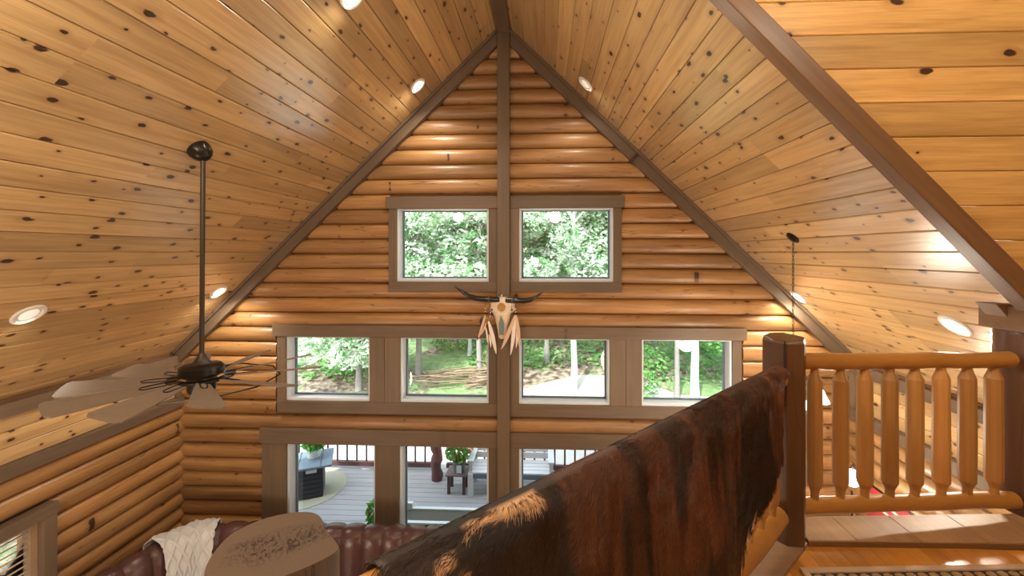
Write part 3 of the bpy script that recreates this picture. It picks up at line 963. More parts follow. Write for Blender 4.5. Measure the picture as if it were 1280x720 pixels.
LR = T(empty('log_railing', (1.9, 2.3, LF+.03)), 'honey coloured log railing of eight peeled balusters right of the newel post', 'railing')
def rl_y(x): return 2.215+(x-1.30)*.155
b = log_tube(MB(), (1.30, rl_y(1.30), -.556), (2.505, rl_y(2.505), -.578), .042, seed=2); b.build('top_rail', M_HONEY_X, LR, smooth=True)
b = log_tube(MB(), (1.29, rl_y(1.29), -1.287), (2.525, rl_y(2.525), -1.330), .041, seed=3); b.build('bottom_rail', M_HONEY_X, LR, smooth=True)
bx = [1.388, 1.518, 1.640, 1.766, 1.892, 2.024, 2.155, 2.287]
for i, x in enumerate(bx):
    x = 1.30+(x-1.30)*1.0
    # measured on y = 2.25; slide along the line of sight to the slightly turned railing
    y = 2.215+(x-1.30)*.155; f_ = y/2.25; x2 = x*f_; y = rl_y(x2)
    t = (x2-1.3)/1.2
    baluster(LR, x2, y, -1.262-.045*t, -.600-.022*t, .0345+.006*t, M_HONEY_Z, i)

# diagonal railing under the cowhide: direction u along the rail away from the newel
R0 = Vector((1.185, 2.165, 0)); R1 = Vector((-.62, .43, 0))
ud = (R1-R0).normalized(); nd = Vector((ud.y, -ud.x, 0))     # towards the loft / camera
if nd.dot(Vector((0, 0, 0))-R0) < 0: nd = -nd
RZ = -.615
DR = T(empty('stair_railing', (R0.x, R0.y, LF)), 'orange log railing carrying the cowhide left of the newel post', 'railing')
RL = (R1-R0).length
def rpt(s, z, off=0): return R0 + ud*s + Vector((0, 0, z)) + nd*off
b = log_tube(MB(), rpt(.075, RZ), rpt(RL, RZ), .045, seed=5); b.build('top_rail', M_HONEY_X, DR, smooth=True)
b = log_tube(MB(), rpt(.075, -1.285), rpt(RL, -1.285), .05, seed=6); b.build('bottom_rail', M_HONEY_X, DR, smooth=True)
s = .16; i = 0
while s < RL-.05:
    p = rpt(s, 0); baluster(DR, p.x, p.y, -1.26, -.645, .034, M_HONEY_Z, 50+i); s += .135; i += 1

# ------------------------------------------------------------------ cowhide
def vnoise(x, y, seed):
    """smooth value noise in two dimensions"""
    xi = np.floor(x).astype(np.int64); yi = np.floor(y).astype(np.int64)
    fx = x-xi; fy = y-yi; fx = fx*fx*(3-2*fx); fy = fy*fy*(3-2*fy)
    def h(a, b_):
        n = (a*374761393 + b_*668265263 + seed*1442695041) & 0xffffffff
        n = ((n ^ (n >> 13))*1274126177) & 0xffffffff
        return ((n ^ (n >> 16)) & 0xffff)/65535.0
    return (h(xi, yi)*(1-fx)*(1-fy)+h(xi+1, yi)*fx*(1-fy)+h(xi, yi+1)*(1-fx)*fy+h(xi+1, yi+1)*fx*fy)

# s along the rail from the newel, t down the near side from the ridge of the rail (negative = far side)
HS0, HS1 = .035, 2.055
RR = .056
def hide_lo(s):      # length of the near flap: outline of the leg and belly
    s = np.asarray(s, float)
    base = np.interp(s, [.03, .10, .165, .20, .232, .267, .342, .387, .462, .53, .585, .64, .8, 1.0, 1.3, 1.8, 2.0, 2.06], [.035, .045, .065, .17, .29, .38, .415, .474, .524, .577, .646, .715, .86, .95, 1.0, .95, .8, .7])
    return base
def hide_pt(s, t, lift=0.0):
    """numpy: point on the draped hide"""
    arc = RR*math.pi*.5
    th = np.clip(t/RR, -math.pi*.55, math.pi*.5)
    off = np.sin(th)*(RR+lift); z = RZ + np.cos(th)*(RR+lift)
    over = np.maximum(0, t-arc); back = np.maximum(0, -t-RR*math.pi*.55)
    z = z - over - back
    fold = (.012*np.sin(s*7.0+.6)+.009*np.sin(s*13+2.1+t*2))*np.clip(over/.35, 0, 1.3)
    off = off + fold + np.where(over > 0, .02*np.clip(over/.4, 0, 1) + 0, 0)
    off = off + np.where(t < 0, -.0, 0)
    X = R0.x+ud.x*s+nd.x*off; Y = R0.y+ud.y*s+nd.y*off
    return np.stack([X, Y, z], -1)
def hide_col(s, t, with_cream=False):
    base = np.array([.016, .0095, .0075]); red = np.array([.105, .038, .018]); black = np.array([.008, .0065, .0065]); cream = np.array([.62, .40, .22])
    a = vnoise(s*9+3, t*1.6+1, 3); a2 = vnoise(s*30, t*4, 5); a3 = vnoise(s*4, t*2.2, 8)
    m = np.clip((a*.55+a2*.35+a3*.3-.535)/.17, 0, 1)
    # the upper half near the newel is redder, lower left blacker
    m = m*np.clip(1.15-.35*s, .25, 1)*np.clip(1.1-.25*np.abs(t-.25), .5, 1)
    m = np.maximum(m, np.clip(.55-np.abs(t-.05)/.25, 0, .5)*np.clip(1.2-.7*s, 0, 1))
    c = base*(1-m[..., None])+red*m[..., None]
    k = np.clip((vnoise(s*3+9, t*3+2, 12)-.55)/.15, 0, 1)*np.clip((s-.5)/.5, 0, 1)
    c = c*(1-.75*k[..., None])+black*.75*k[..., None]
    wob = (vnoise(s*30, t*60, 21)-.5)*.012
    cr = np.zeros_like(s)
    for (s0, t0, ls, lt, an) in CREAM:
        ds = s-s0; dt = t-t0
        u = ds*math.cos(an)+dt*math.sin(an); v = -ds*math.sin(an)+dt*math.cos(an)
        d = np.sqrt((u/ls)**2+(v/lt)**2)+wob/min(ls, lt)*.8
        cr = np.maximum(cr, np.clip((1.0-d)/.16, 0, 1))
    c = c*(1-cr[..., None])+cream*cr[..., None]
    return (c, cr) if with_cream else c
CREAM = [(1.72, .018, .045, .014, .0), (1.79, .014, .05, .012, 0), (1.845, .014, .03, .008, 0), (1.95, .055, .018, .022, .3), (1.925, .088, .022, .013, 0),
         (.565, .612, .014, .028, 0), (.60, .66, .012, .03, 0), (.645, .69, .012, .03, 0), (.85, .62, .012, .016, 0), (.52, .555, .01, .02, 0)]
ns, ntt = 110, 90
sv = HS0+(HS1-HS0)*np.linspace(0, 1, ns)**1.5
G = np.zeros((ns, ntt)); Sg = np.repeat(sv[:, None], ntt, 1)
for i, s in enumerate(sv):
    lo = hide_lo(s) + (vnoise(np.array([s*22.]), np.array([.5]), 4)[0]-.5)*.02
    back = -.30
    G[i] = np.linspace(back, lo, ntt)
PT = hide_pt(Sg, G)
V = PT.reshape(-1, 3)
F = [(i*ntt+j, i*ntt+j+1, (i+1)*ntt+j+1, (i+1)*ntt+j) for i in range(ns-1) for j in range(ntt-1)]
me = make_mesh('cowhide', V.tolist(), F, True)
ca = me.color_attributes.new('coat', 'FLOAT_COLOR', 'POINT')
cc = np.ones((ns*ntt, 4), np.float32); cc[:, :3] = hide_col(Sg, G).reshape(-1, 3)
ca.data.foreach_set('color', cc.ravel())
m, t_, N, L, B = nt('cowhide_skin')
at = N.new('ShaderNodeAttribute'); at.attribute_name = 'coat'
L.new(at.outputs['Color'], B.inputs['Base Color']); B.inputs['Roughness'].default_value = .6
me.materials.append(m)
HIDE = obj('cowhide', me)
T(HIDE, 'dark brown brindled cowhide with cream patches draped over the diagonal railing', 'cowhide')
so = HIDE.modifiers.new('thick', 'SOLIDIFY'); so.thickness = .004; so.offset = -1

# coat of short hair
nh = 110000
rg = np.random.default_rng(4)
hs = rg.uniform(HS0, HS1, nh*2); ht = rg.uniform(-.12, 1.02, nh*2)
lo = hide_lo(hs)
keep = (ht < lo+.004)
hs = hs[keep][:nh]; ht = ht[keep][:nh]; nh = len(hs)
hl = rg.uniform(.018, .040, nh)
ang = (vnoise(hs*6, ht*5, 31)-.5)*1.5 + (vnoise(hs*25, ht*20, 32)-.5)*1.1 + rg.normal(0, .13, nh)
sg = np.where(ht < -.005, -1.0, 1.0)
K = 4
pos = np.zeros((nh, K, 3), np.float32)
# flow: mostly down, near the ridge of the rail it runs along the rail
alng = np.exp(-np.abs(ht-.02)/.10)*.75
for k in range(K):
    f_ = k/(K-1)
    dd = hl*f_
    a_ = ang*(.6+.6*f_) - alng
    s_ = hs + np.sin(a_)*dd*-1.0
    tt = ht + np.cos(a_)*dd*sg
    lift = .0035*np.sin(f_*math.pi*.62)+.0012*f_
    p0 = hide_pt(s_, tt, 0.0); 
    off = np.where(tt > -.05, 1.0, .4)*lift
    th = np.clip(tt/RR, -1.7, math.pi*.5)
    p0[:, 0] += nd.x*np.sin(th)*off; p0[:, 1] += nd.y*np.sin(th)*off; p0[:, 2] += np.cos(th)*off
    pos[:, k] = p0
hc, hcr = hide_col(hs, ht, True)
hc = hc*((rg.uniform(.5, 1.6, nh)*(.45+1.25*vnoise(hs*85, ht*9, 61)))*(1-hcr)+hcr*rg.uniform(.8, 1.15, nh))[:, None]
cu = bpy.data.hair_curves.new('fur')
cu.add_curves([K]*nh)
cu.attributes['position'].data.foreach_set('vector', pos.reshape(-1))
ra = cu.attributes.new('radius', 'FLOAT', 'POINT')
ra.data.foreach_set('value', np.tile(np.array([.0007, .00065, .0005, .00015], np.float32), nh))
at_ = cu.attributes.new('coat', 'FLOAT_COLOR', 'CURVE')
c4 = np.ones((nh, 4), np.float32); c4[:, :3] = hc
at_.data.foreach_set('color', c4.ravel())
m, t_, N, L, B = nt('cowhide_hair')
at = N.new('ShaderNodeAttribute'); at.attribute_name = 'coat'
L.new(at.outputs['Color'], B.inputs['Base Color']); B.inputs['Roughness'].default_value = .42
B.inputs['Specular IOR Level'].default_value = .45
cu.materials.append(m)
fur = bpy.data.objects.new('fur', cu); link(fur, HIDE); fur['kind'] = 'stuff'

# ------------------------------------------------------------------ big log post rising in front
outl = [(-1.166,1.437),(-1.18,1.529),(-1.133,1.616),(-1.052,1.666),(-.985,1.682),(-.926,1.677),(-.875,1.640),(-.845,1.590),(-.762,1.517),(-.72,1.473),
        (-.744,1.424),(-.815,1.355),(-.90,1.30),(-1.0,1.275),(-1.09,1.31),(-1.14,1.37)]
ZS = -1.05
# smooth the outline
def smooth_loop(P, n=3):
    for _ in range(n):
        Q = []
        for i in range(len(P)):
            a = P[i]; b2 = P[(i+1) % len(P)]
            Q += [(a[0]*.75+b2[0]*.25, a[1]*.75+b2[1]*.25), (a[0]*.25+b2[0]*.75, a[1]*.25+b2[1]*.75)]
        P = Q
    return P
ol = smooth_loop(outl, 2)
cxs = sum(p[0] for p in ol)/len(ol); cys = sum(p[1] for p in ol)/len(ol)
ST = T(empty('log_column', (cxs, cys, FL)), 'massive log column with a rough sawn top in front of the sofa', 'column')
b = MB(); V = []; n = len(ol)
lv = [FL, -3.6, -2.4, -1.5, ZS-.012, ZS]
for i, z in enumerate(lv):
    s = [1.12, 1.06, 1.02, 1.0, 1.0, .975][i]
    V += [(cxs+(x-cxs)*s, cys+(y-cys)*s, z) for x, y in ol]
F = [(i*n+k, i*n+(k+1) % n, (i+1)*n+(k+1) % n, (i+1)*n+k) for i in range(len(lv)-1) for k in range(n)]
area = sum(ol[i][0]*ol[(i+1) % n][1]-ol[(i+1) % n][0]*ol[i][1] for i in range(n))
if area < 0: F = [f[::-1] for f in F]
b.add(V, F); b.build('trunk', M_STUMP, ST, smooth=True)
b = MB(); V = [(cxs+(x-cxs)*.975, cys+(y-cys)*.975, ZS) for x, y in ol]
b.add(V, [tuple(range(n)) if area > 0 else tuple(range(n))[::-1]])
b.build('sawn_top', M_SAWN, ST, origin=(cxs, cys, ZS))

# ------------------------------------------------------------------ ceiling fan
HX, HY, HZ = -2.745, 3.275, -1.0
FN = T(empty('ceiling_fan', (HX, HY, HZ)), 'large ten bladed windmill fan hanging on a long rod below the left slope', 'fan')
rz = roofz(HX)
b = MB(); nL = Vector((SN, 0, -CN)); Rn = nL.to_track_quat('Z', 'Y').to_matrix()
b.lathe([(.085, -.002), (.085, .03), (.072, .07), (.045, .10), (.02, .115)], (HX-.03, HY, roofz(HX-.03)), 22, Rn)
b.build('canopy', M_BRONZE, FN, smooth=True)
b = MB(); b.tube([(HX+.012, HY, rz-.07), (HX, HY, HZ+.16)], .0175, 12); b.build('rod', M_BRONZE2, FN, smooth=True)
b = MB(); b.lathe([(.02, .20), (.03, .17), (.06, .125), (.075, .115)], (HX, HY, HZ), 20); b.build('coupling', M_BRONZE2, FN, smooth=True)
b = MB(); b.lathe([(.06, .118), (.13, .108), (.15, .09), (.152, .04), (.135, .02), (.10, .008), (.098, -.09), (.085, -.115), (.03, -.12)], (HX, HY, HZ), 28)
b.build('motor', M_BRONZE, FN, smooth=True)
b = MB(); b.lathe([(.15, .012), (.225, .012), (.23, .005), (.225, -.002), (.15, -.002)], (HX, HY, HZ), 30, caps=False)
b.build('flywheel', M_BRONZE, FN, smooth=True)
NB = 10
r0, r1 = .23, .86
for k in range(NB):
    a = math.radians(-12+36*k)
    d = Vector((math.cos(a), math.sin(a), 0)); s_ = Vector((-math.sin(a), math.cos(a), 0))
    pitch = math.radians(-15)
    sp = s_*math.cos(pitch)+Vector((0, 0, 1))*math.sin(pitch); npp = d.cross(sp)
    c0 = Vector((HX, HY, HZ))
    prof = [(r0, -.045, .045), (r0+.15, -.062, .062), (r1-.12, -.10, .10), (r1-.03, -.105, .105), (r1-.005, -.085, .085), (r1, -.04, .04)]
    V = []; 
    for th in (.006, -.006):
        for (r, w0, w1) in prof:
            V += [c0+d*r+sp*w0+npp*th, c0+d*r+sp*w1+npp*th]
    m_ = len(prof)*2; F = []
    for i in range(len(prof)-1):
        F.append((2*i, 2*i+2, 2*i+3, 2*i+1)); F.append((m_+2*i, m_+2*i+1, m_+2*i+3, m_+2*i+2))
        F.append((2*i, m_+2*i, m_+2*i+2, 2*i+2)); F.append((2*i+1, 2*i+3, m_+2*i+3, m_+2*i+1))
    F.append((0, 1, m_+1, m_)); e = m_-2; F.append((e, m_+e, m_+e+1, e+1))
    b = MB(); b.add(V, F); bl = b.build('blade', M_BLADE, FN)
    # bracket: a narrow wire loop lying on the blade
    b = MB(); up = npp*.010 if npp.z > 0 else -npp*.010
    lp = [c0+d*.16+sp*.018+up, c0+d*.28+sp*.024+up, c0+d*.37+sp*.018+up, c0+d*.385+up, c0+d*.37-sp*.018+up, c0+d*.28-sp*.024+up, c0+d*.16-sp*.018+up]
    b.tube(lp, .0032, 6); b.build('blade_bracket', M_BRONZE, FN, smooth=True)
b = MB(); ring = []
for k in range(NB+1):
    a = math.radians(-12+36*k); ring.append(Vector((HX+math.cos(a)*.55, HY+math.sin(a)*.55, HZ-.03)))
for k in range(NB):
    b.tube([ring[k], ring[k+1]], .006, 6)
b.build('tie_ring', M_BRONZE2, FN, smooth=True)

# ------------------------------------------------------------------ chandelier on a chain
CX, CY = 2.40, 4.215
CH = T(empty('chandelier', (CX, CY, roofz(CX))), 'bronze chain chandelier with opal glass shades behind the newel post', 'chandelier')
b = MB(); nR = Vector((-SN, 0, -CN)); Rn = nR.to_track_quat('Z', 'Y').to_matrix()
b.lathe([(.065, -.002), (.066, .012), (.05, .022), (.02, .03)], (CX, CY, roofz(CX)), 22, Rn); b.build('canopy', M_BRONZE, CH, smooth=True)
b = MB(); z = roofz(CX)-.03; i = 0
while z > -1.12:
    ax = Vector((1, 0, 0)) if i % 2 else Vector((0, 1, 0))
    lp = [Vector((CX, CY, z-.022))+ax*(math.cos(t)*.009)+Vector((0, 0, math.sin(t)*.022)) for t in [2*math.pi*q/8 for q in range(9)]]
    b.tube(lp, .0028, 5, caps=False); z -= .037; i += 1
b.build('chain', M_BRONZE2, CH, smooth=True)
b = MB(); b.lathe([(.008, .12), (.03, .09), (.02, .05), (.045, .0), (.05, -.05), (.02, -.10), (.012, -.16), (.004, -.18)], (CX, CY, -1.24), 16); b.build('body', M_BRONZE, CH, smooth=True)
for k in range(5):
    a = math.radians(-8+72*k); d = Vector((math.cos(a), math.sin(a), 0))
    c0 = Vector((CX, CY, -1.28))
    b = MB(); b.tube([c0+d*.03, c0+d*.12+Vector((0, 0, .06)), c0+d*.2+Vector((0, 0, .05)), c0+d*.235+Vector((0, 0, -.02))], .007, 8)
    ar = b.build('arm', M_BRONZE, CH, smooth=True)
    e = c0+d*.235+Vector((0, 0, -.03))
    b = MB(); b.lathe([(.022, 0), (.035, -.02), (.055, -.07), (.078, -.115), (.080, -.118), (.05, -.06), (.02, -.01)], e, 18, caps=False)
    b.build('glass_shade', M_SHADE, CH, smooth=True)
ld = bpy.data.lights.new('chandelier_lamp', 'POINT'); ld.energy = 26; ld.color = WARM; ld.shadow_soft_size = .15
lo = bpy.data.objects.new('chandelier_lamp', ld); link(lo, CH); lo.location = (0, 0, -1.53-roofz(CX))

# floor lamp in the far right corner
LX, LY = 3.50, 5.0
FLm = T(empty('floor_lamp', (LX, LY, FL)), 'floor lamp with glowing glass globe seen between the balusters', 'lamp')
b = MB(); b.lathe([(.15, 0), (.15, .015), (.05, .03), (.015, .06)], (LX, LY, FL), 20); b.build('base', M_BRONZE, FLm, smooth=True)
b = MB(); b.tube([(LX, LY, FL+.05), (LX, LY, -2.72)], .011, 10); b.build('pole', M_BRONZE, FLm, smooth=True)
b = MB(); b.ball((LX, LY, -2.57), .095, 18, 12, (1, 1, 1)); b.build('globe', plain('globe_glass', (.95,.93,.9), .3, emit=(1,.93,.82), es=4.5), FLm, smooth=True)
b = MB(); b.tube([(LX-.1, LY, -2.62), (LX-.09, LY, -2.52), (LX, LY, -2.44), (LX+.09, LY, -2.52), (LX+.1, LY, -2.62)], .006, 8); b.build('harp', M_BRONZE, FLm, smooth=True)
ld = bpy.data.lights.new('floor_lamp_bulb', 'POINT'); ld.energy = 9; ld.color = WARM; ld.shadow_soft_size = .1
lo = bpy.data.objects.new('floor_lamp_bulb', ld); link(lo, FLm); lo.location = (-.02, -.14, -2.57-FL)

# red hanging on the right wall
WH = T(empty('wall_hanging', (XRT-.07, 4.9, -3.0)), 'red woven hanging with cream stripes low on the right wall', 'textile')
b = MB(); b.box(XRT-.075, XRT-.06, 4.42, 5.22, -3.5, -2.74); b.build('cloth', M_RED, WH)
for zz in (-2.86, -2.94):
    b = MB(); b.box(XRT-.078, XRT-.074, 4.42, 5.22, zz-.012, zz+.012); b.build('stripe', M_CREAM, WH)
b = MB(); b.tube([(XRT-.07, 4.38, -2.74), (XRT-.07, 5.26, -2.74)], .012, 8); b.build('hanging_rod', M_BRONZE, WH)

# ------------------------------------------------------------------ sofa
path = [(-4.62, 3.3), (-4.60, 3.8), (-4.48, 4.25), (-4.36, 4.62), (-4.15, 4.85), (-3.80, 4.97), (-3.3, 5.0), (1.6, 5.0)]
# resample every .24 m
pl = [Vector((x, y, 0)) for x, y in path]
def sample(d_):
    acc = 0
    for i in range(len(pl)-1):
        L_ = (pl[i+1]-pl[i]).length
        if acc+L_ >= d_:
            return pl[i].lerp(pl[i+1], (d_-acc)/L_)
        acc += L_
    return pl[-1]
tot = sum((pl[i+1]-pl[i]).length for i in range(len(pl)-1))
SF = T(empty('sectional_sofa', (-2.5, 4.7, FL)), 'tufted brown leather sectional sofa under the gable windows', 'sofa')
ZT = -3.30
prof = [(.20, -.55), (.17, -.30), (.15, -.16), (.13, -.06), (.08, -.005), (.0, .012), (-.08, -.005), (-.135, -.06), (-.15, -.15), (-.14, -.40), (-.14, -.85)]   # (towards room, z)
def sofa_sec(d_):
    p = sample(d_); q = sample(min(tot, d_+.15)); r = sample(max(0, d_-.15)); t = (q-r).normalized()
    n = Vector((t.y, -t.x, 0))
    return p, n
ch = .245; d_ = 0; i = 0
while d_ < tot-.02:
    e_ = min(tot, d_+ch); b = MB(); V = []; m_ = len(prof); nseg = 6
    for s in range(nseg+1):
        f_ = s/nseg; p, n = sofa_sec(d_+(e_-d_)*f_)
        puff = math.sin(math.pi*f_)**.5*.035-.022
        for j, (o_, z) in enumerate(prof):
            k_ = puff*(1 if j < 8 else .3)
            V.append(p+n*(o_+(k_ if o_ > 0 else -k_*.4))+Vector((0, 0, ZT+z+(k_*.55 if z > -.1 else 0))))
    F = [(s*m_+j, s*m_+j+1, (s+1)*m_+j+1, (s+1)*m_+j) for s in range(nseg) for j in range(m_-1)]
    F += [tuple(range(m_)), tuple(nseg*m_+j for j in range(m_))[::-1]]
    b.add(V, F); b.build('back_channel', M_LEATHER, SF, smooth=True, sharp=70)
    d_ = e_; i += 1
# base and seats
d_ = 0
while d_ < tot-.05:
    e_ = min(tot, d_+.72); V = []
    for s in (d_+.004, (d_+e_)/2, e_-.004):
        p, n = sofa_sec(s)
        for (o_, z) in ((.14, -.62), (.14, -.50), (.70, -.47), (.78, -.53), (.78, -.62)):
            V.append(p+n*o_+Vector((0, 0, ZT+z)))
    F = [(s*5+j, s*5+j+1, (s+1)*5+j+1, (s+1)*5+j) for s in range(2) for j in range(4)] + [(0, 1, 2, 3, 4), (14, 13, 12, 11, 10)]
    F += [(s*5+4, s*5, (s+1)*5, (s+1)*5+4) for s in range(2)]
    b = MB(); b.add(V, F); b.build('seat_cushion', M_LEATHER, SF, smooth=True, bevel=.02)
    V = []
    for s in (d_, (d_+e_)/2, e_):
        p, n = sofa_sec(s)
        for (o_, z) in ((-.12, FL), (.74, FL), (.74, ZT-.64), (-.12, ZT-.64)):
            V.append(Vector((p.x+n.x*o_, p.y+n.y*o_, z)))
    F = [(s*4+j, s*4+(j+1) % 4, (s+1)*4+(j+1) % 4, (s+1)*4+j) for s in range(2) for j in range(4)] + [(0, 1, 2, 3), (11, 10, 9, 8)]
    b = MB(); b.add(V, F); b.build('base', M_LEATHER, SF)
    d_ = e_

# knitted throw over the corner of the sofa
nu, nv = 110, 130
# arc length along the profile, front to back
dA, dB = 1.30, 1.90
pf = [(.33, -.60), (.26, -.52), (.235, -.35), (.205, -.17), (.175, -.045), (.10, .042), (.0, .062), (-.10, .040), (-.165, -.03), (-.185, -.14), (-.185, -.22)]
def pf_at(f_):
    f_ *= len(pf)-1; i = min(len(pf)-2, int(f_)); u = f_-i
    return pf[i][0]*(1-u)+pf[i+1][0]*u, pf[i][1]*(1-u)+pf[i+1][1]*u
V = []
for i in range(nu):
    f1 = i/(nu-1)
    for j in range(nv):
        f2 = j/(nv-1)
        p, n = sofa_sec(dA+(dB-dA)*f1+.03*math.sin(f2*5))
        o_, z = pf_at(f2)
        # raised diamonds
        a = (f1*4.2+f2*5.5) % 1; c2 = (f1*4.2-f2*5.5) % 1
        rid = max(math.exp(-((a-.5)/.10)**2), math.exp(-((c2-.5)/.10)**2))
        col_ = math.exp(-(((f1-.62))/.012)**2)
        h = .024*rid + .010*col_ + .005*math.sin(f1*9+f2*3)
        V.append(p+n*(o_+h*(1 if o_ > 0 else -1))+Vector((0, 0, ZT+z+h*.5)))
F = [(i*nv+j, i*nv+j+1, (i+1)*nv+j+1, (i+1)*nv+j) for i in range(nu-1) for j in range(nv-1)]
b = MB(); b.add(V, F)
BK = b.build('throw_blanket', M_BLANKET, smooth=True, sharp=0)
so = BK.modifiers.new('thick', 'SOLIDIFY'); so.thickness = .006
T(BK, 'cream cable knit throw blanket over the corner of the leather sofa', 'blanket')

# ------------------------------------------------------------------ longhorn skull on the centre post
KX, KY = XR-.012, YG-.115
SK = T(empty('cow_skull', (KX, KY, -.85)), 'decorated cow skull with dark horns and feathers on the centre post', 'skull')
def sec_loop(c, w, dfront, dback=.0, n=14, sq=.8):
    out = []
    for k in range(n):
        a = 2*math.pi*k/n
        x = math.copysign(abs(math.cos(a))**sq, math.cos(a))*w
        yv = math.sin(a)
        y = -dfront*abs(yv)**sq if yv > 0 else dback*abs(yv)
        out.append(Vector((c[0]+x, c[1]+y, c[2])))
    return out
secs = [(-.575, .03, .03), (-.588, .075, .06), (-.62, .112, .075), (-.66, .122, .085), (-.70, .118, .095), (-.735, .128, .085), (-.765, .105, .09), (-.80, .085, .092),
        (-.86, .078, .088), (-.93, .066, .08), (-1.00, .053, .07), (-1.07, .046, .058), (-1.11, .040, .045), (-1.125, .022, .02)]
V = []; n = 14
for z, w, dfr in secs: V += sec_loop((KX, KY+.02, z), w*(1.38 if z > -.81 else 1.22), dfr, .02)
F = [(i*n+k, i*n+(k+1) % n, (i+1)*n+(k+1) % n, (i+1)*n+k) for i in range(len(secs)-1) for k in range(n)]
F += [tuple(range(n))[::-1], tuple((len(secs)-1)*n+k for k in range(n))]
b = MB(); b.add(V, [f[::-1] for f in F]); b.build('cranium', M_BONE, SK, smooth=True, sharp=0)
for sd in (-1, 1):
    b = MB(); b.lathe([(.030, -.006), (.03, .006), (.018, .008), (.017, .001)], (KX+sd*.126, KY-.045, -.735), 12, Matrix.Rotation(math.radians(90), 3, 'X') @ Matrix.Diagonal(Vector((1, .8, 1))))
    b.build('eye_rim', M_BONE, SK, smooth=True)
    b = MB(); b.ball((KX+sd*.126, KY-.042, -.735), .019, 10, 6, (1, .5, .9)); b.build('eye_socket', M_FTIP, SK, smooth=True)
b = MB(); V = [(KX-.006, KY-.083, -.80), (KX+.034, KY-.078, -.90), (KX+.026, KY-.055, -1.055), (KX-.03, KY-.055, -1.055), (KX-.036, KY-.078, -.90)]
b.prism(V, (0, -.012, 0)); b.build('nose_inlay', M_TURQ, SK, bevel=.004)
b = MB(); b.lathe([(.052, -.004), (.052, .008), (.046, .012), (.044, .006), (.002, .007)], (KX-.002, KY-.082, -.695), 24, Matrix.Rotation(math.radians(90), 3, 'X')); b.build('medallion', M_GOLD, SK, smooth=True)
hornL = [(-.64+.055, -.612), (-.72, -.600), (-.80, -.597), (-.88, -.588), (-.97, -.560), (-1.05, -.510), (-1.12, -.462), (-1.168, -.428)]
hornR = [(-.50, -.618), (-.42, -.612), (-.35, -.612), (-.27, -.618), (-.19, -.605), (-.12, -.570), (-.06, -.525), (-.018, -.488)]
for hn in (hornL, hornR):
    rad = [.036, .037, .037, .035, .030, .022, .012, .003]
    b = MB(); b.tube([(x, KY-.03-.05*math.sin(i/7*2.2), z) for i, (x, z) in enumerate(hn)], rad, 12)
    b.build('horn', M_HORN, SK, smooth=True)
    for i in (1, 1.45):
        k = int(i); f_ = i-k; x = hn[k][0]*(1-f_)+hn[k+1][0]*f_; z = hn[k][1]*(1-f_)+hn[k+1][1]*f_
        b = MB(); b.tube([(x-.011, KY-.042, z), (x+.011, KY-.042, z)], .0415, 12); b.build('leather_wrap', M_HORNTIP, SK, smooth=True)
def feather(x0, z0, x1, z1, w, mat, tip=False, y=None):
    y = KY-.06 if y is None else y
    p = Vector((x0, y, z0)); q = Vector((x1, y-.01, z1)); d = q-p; s = Vector((-d.z, 0, d.x)).normalized()
    b = MB(); V = []; n_ = 9
    for th in (-.0025, .0025):
        for i in range(n_):
            t = i/(n_-1); ww = w*math.sin(math.pi*min(1, .06+t*.93))**.7
            c = p+d*t+Vector((0, -.012*math.sin(t*3.1)+th, 0))+s*(.012*math.sin(t*2.6))
            V += [c-s*ww, c+s*ww]
    m_ = n_*2; F = []
    for i in range(n_-1):
        F.append((2*i, 2*i+1, 2*i+3, 2*i+2)); F.append((m_+2*i, m_+2*i+2, m_+2*i+3, m_+2*i+1))
        F.append((2*i, 2*i+2, m_+2*i+2, m_+2*i)); F.append((2*i+1, m_+2*i+1, m_+2*i+3, 2*i+3))
    b.add(V, F); f = b.build('feather', mat, SK)
    if tip:
        b = MB(); b.add([p+d*.86-s*w*.62+Vector((0, -.014, 0)), p+d*.86+s*w*.62+Vector((0, -.014, 0)), p+d*1.0+Vector((0, -.014, 0)), p+d*.86-s*w*.62+Vector((0, .004, 0)), p+d*.86+s*w*.62+Vector((0, .004, 0)), p+d*1.0+Vector((0, .004, 0))],
                        [(0, 1, 2), (5, 4, 3), (0, 3, 4, 1), (1, 4, 5, 2), (2, 5, 3, 0)])
        b.build('feather_tip', M_FTIP, f)
for (x0, z0, x1, z1, w, m_, tp) in [(-.765, -.80, -.875, -1.13, .017, M_FEATHER2, True), (-.77, -.92, -.735, -1.19, .010, M_FEATHER, True), (-.755, -.90, -.83, -1.06, .010, M_FEATHER2, False),
                                     (-.725, -.88, -.63, -1.30, .026, M_FEATHER, False), (-.72, -1.05, -.70, -1.22, .012, M_FEATHER, False),
                                     (-.38, -.80, -.565, -1.24, .026, M_FEATHER2, False), (-.385, -.83, -.445, -1.31, .024, M_FEATHER, False), (-.37, -.80, -.335, -1.20, .024, M_FEATHER2, False), (-.36, -.95, -.375, -1.22, .014, M_FEATHER, False)]:
    feather(x0, z0, x1, z1, w, m_, tp)
for (x, za, zb, nb_) in ((-.765, -.64, -.80, 4), (-.70, -.66, -.90, 5), (-.375, -.65, -.80, 4), (-.43, -.68, -.84, 3)):
    b = MB(); b.tube([(x, KY-.07, za), (x, KY-.065, zb)], .003, 6); sn = b.build('thong', M_HORNTIP, SK)
    for i in range(nb_):
        b = MB(); b.ball((x, KY-.068, za+(zb-za)*(.35+.5*i/nb_)), .009, 8, 6, (1, 1, .9)); b.build('bead', M_BONE if i % 2 else M_TURQ, sn, smooth=True)
b = MB(); b.tube([(KX-.006, KY+.0, -.545), (KX-.006, KY-.02, -.575)], .006, 8); b.build('hook', M_WHITE, SK)

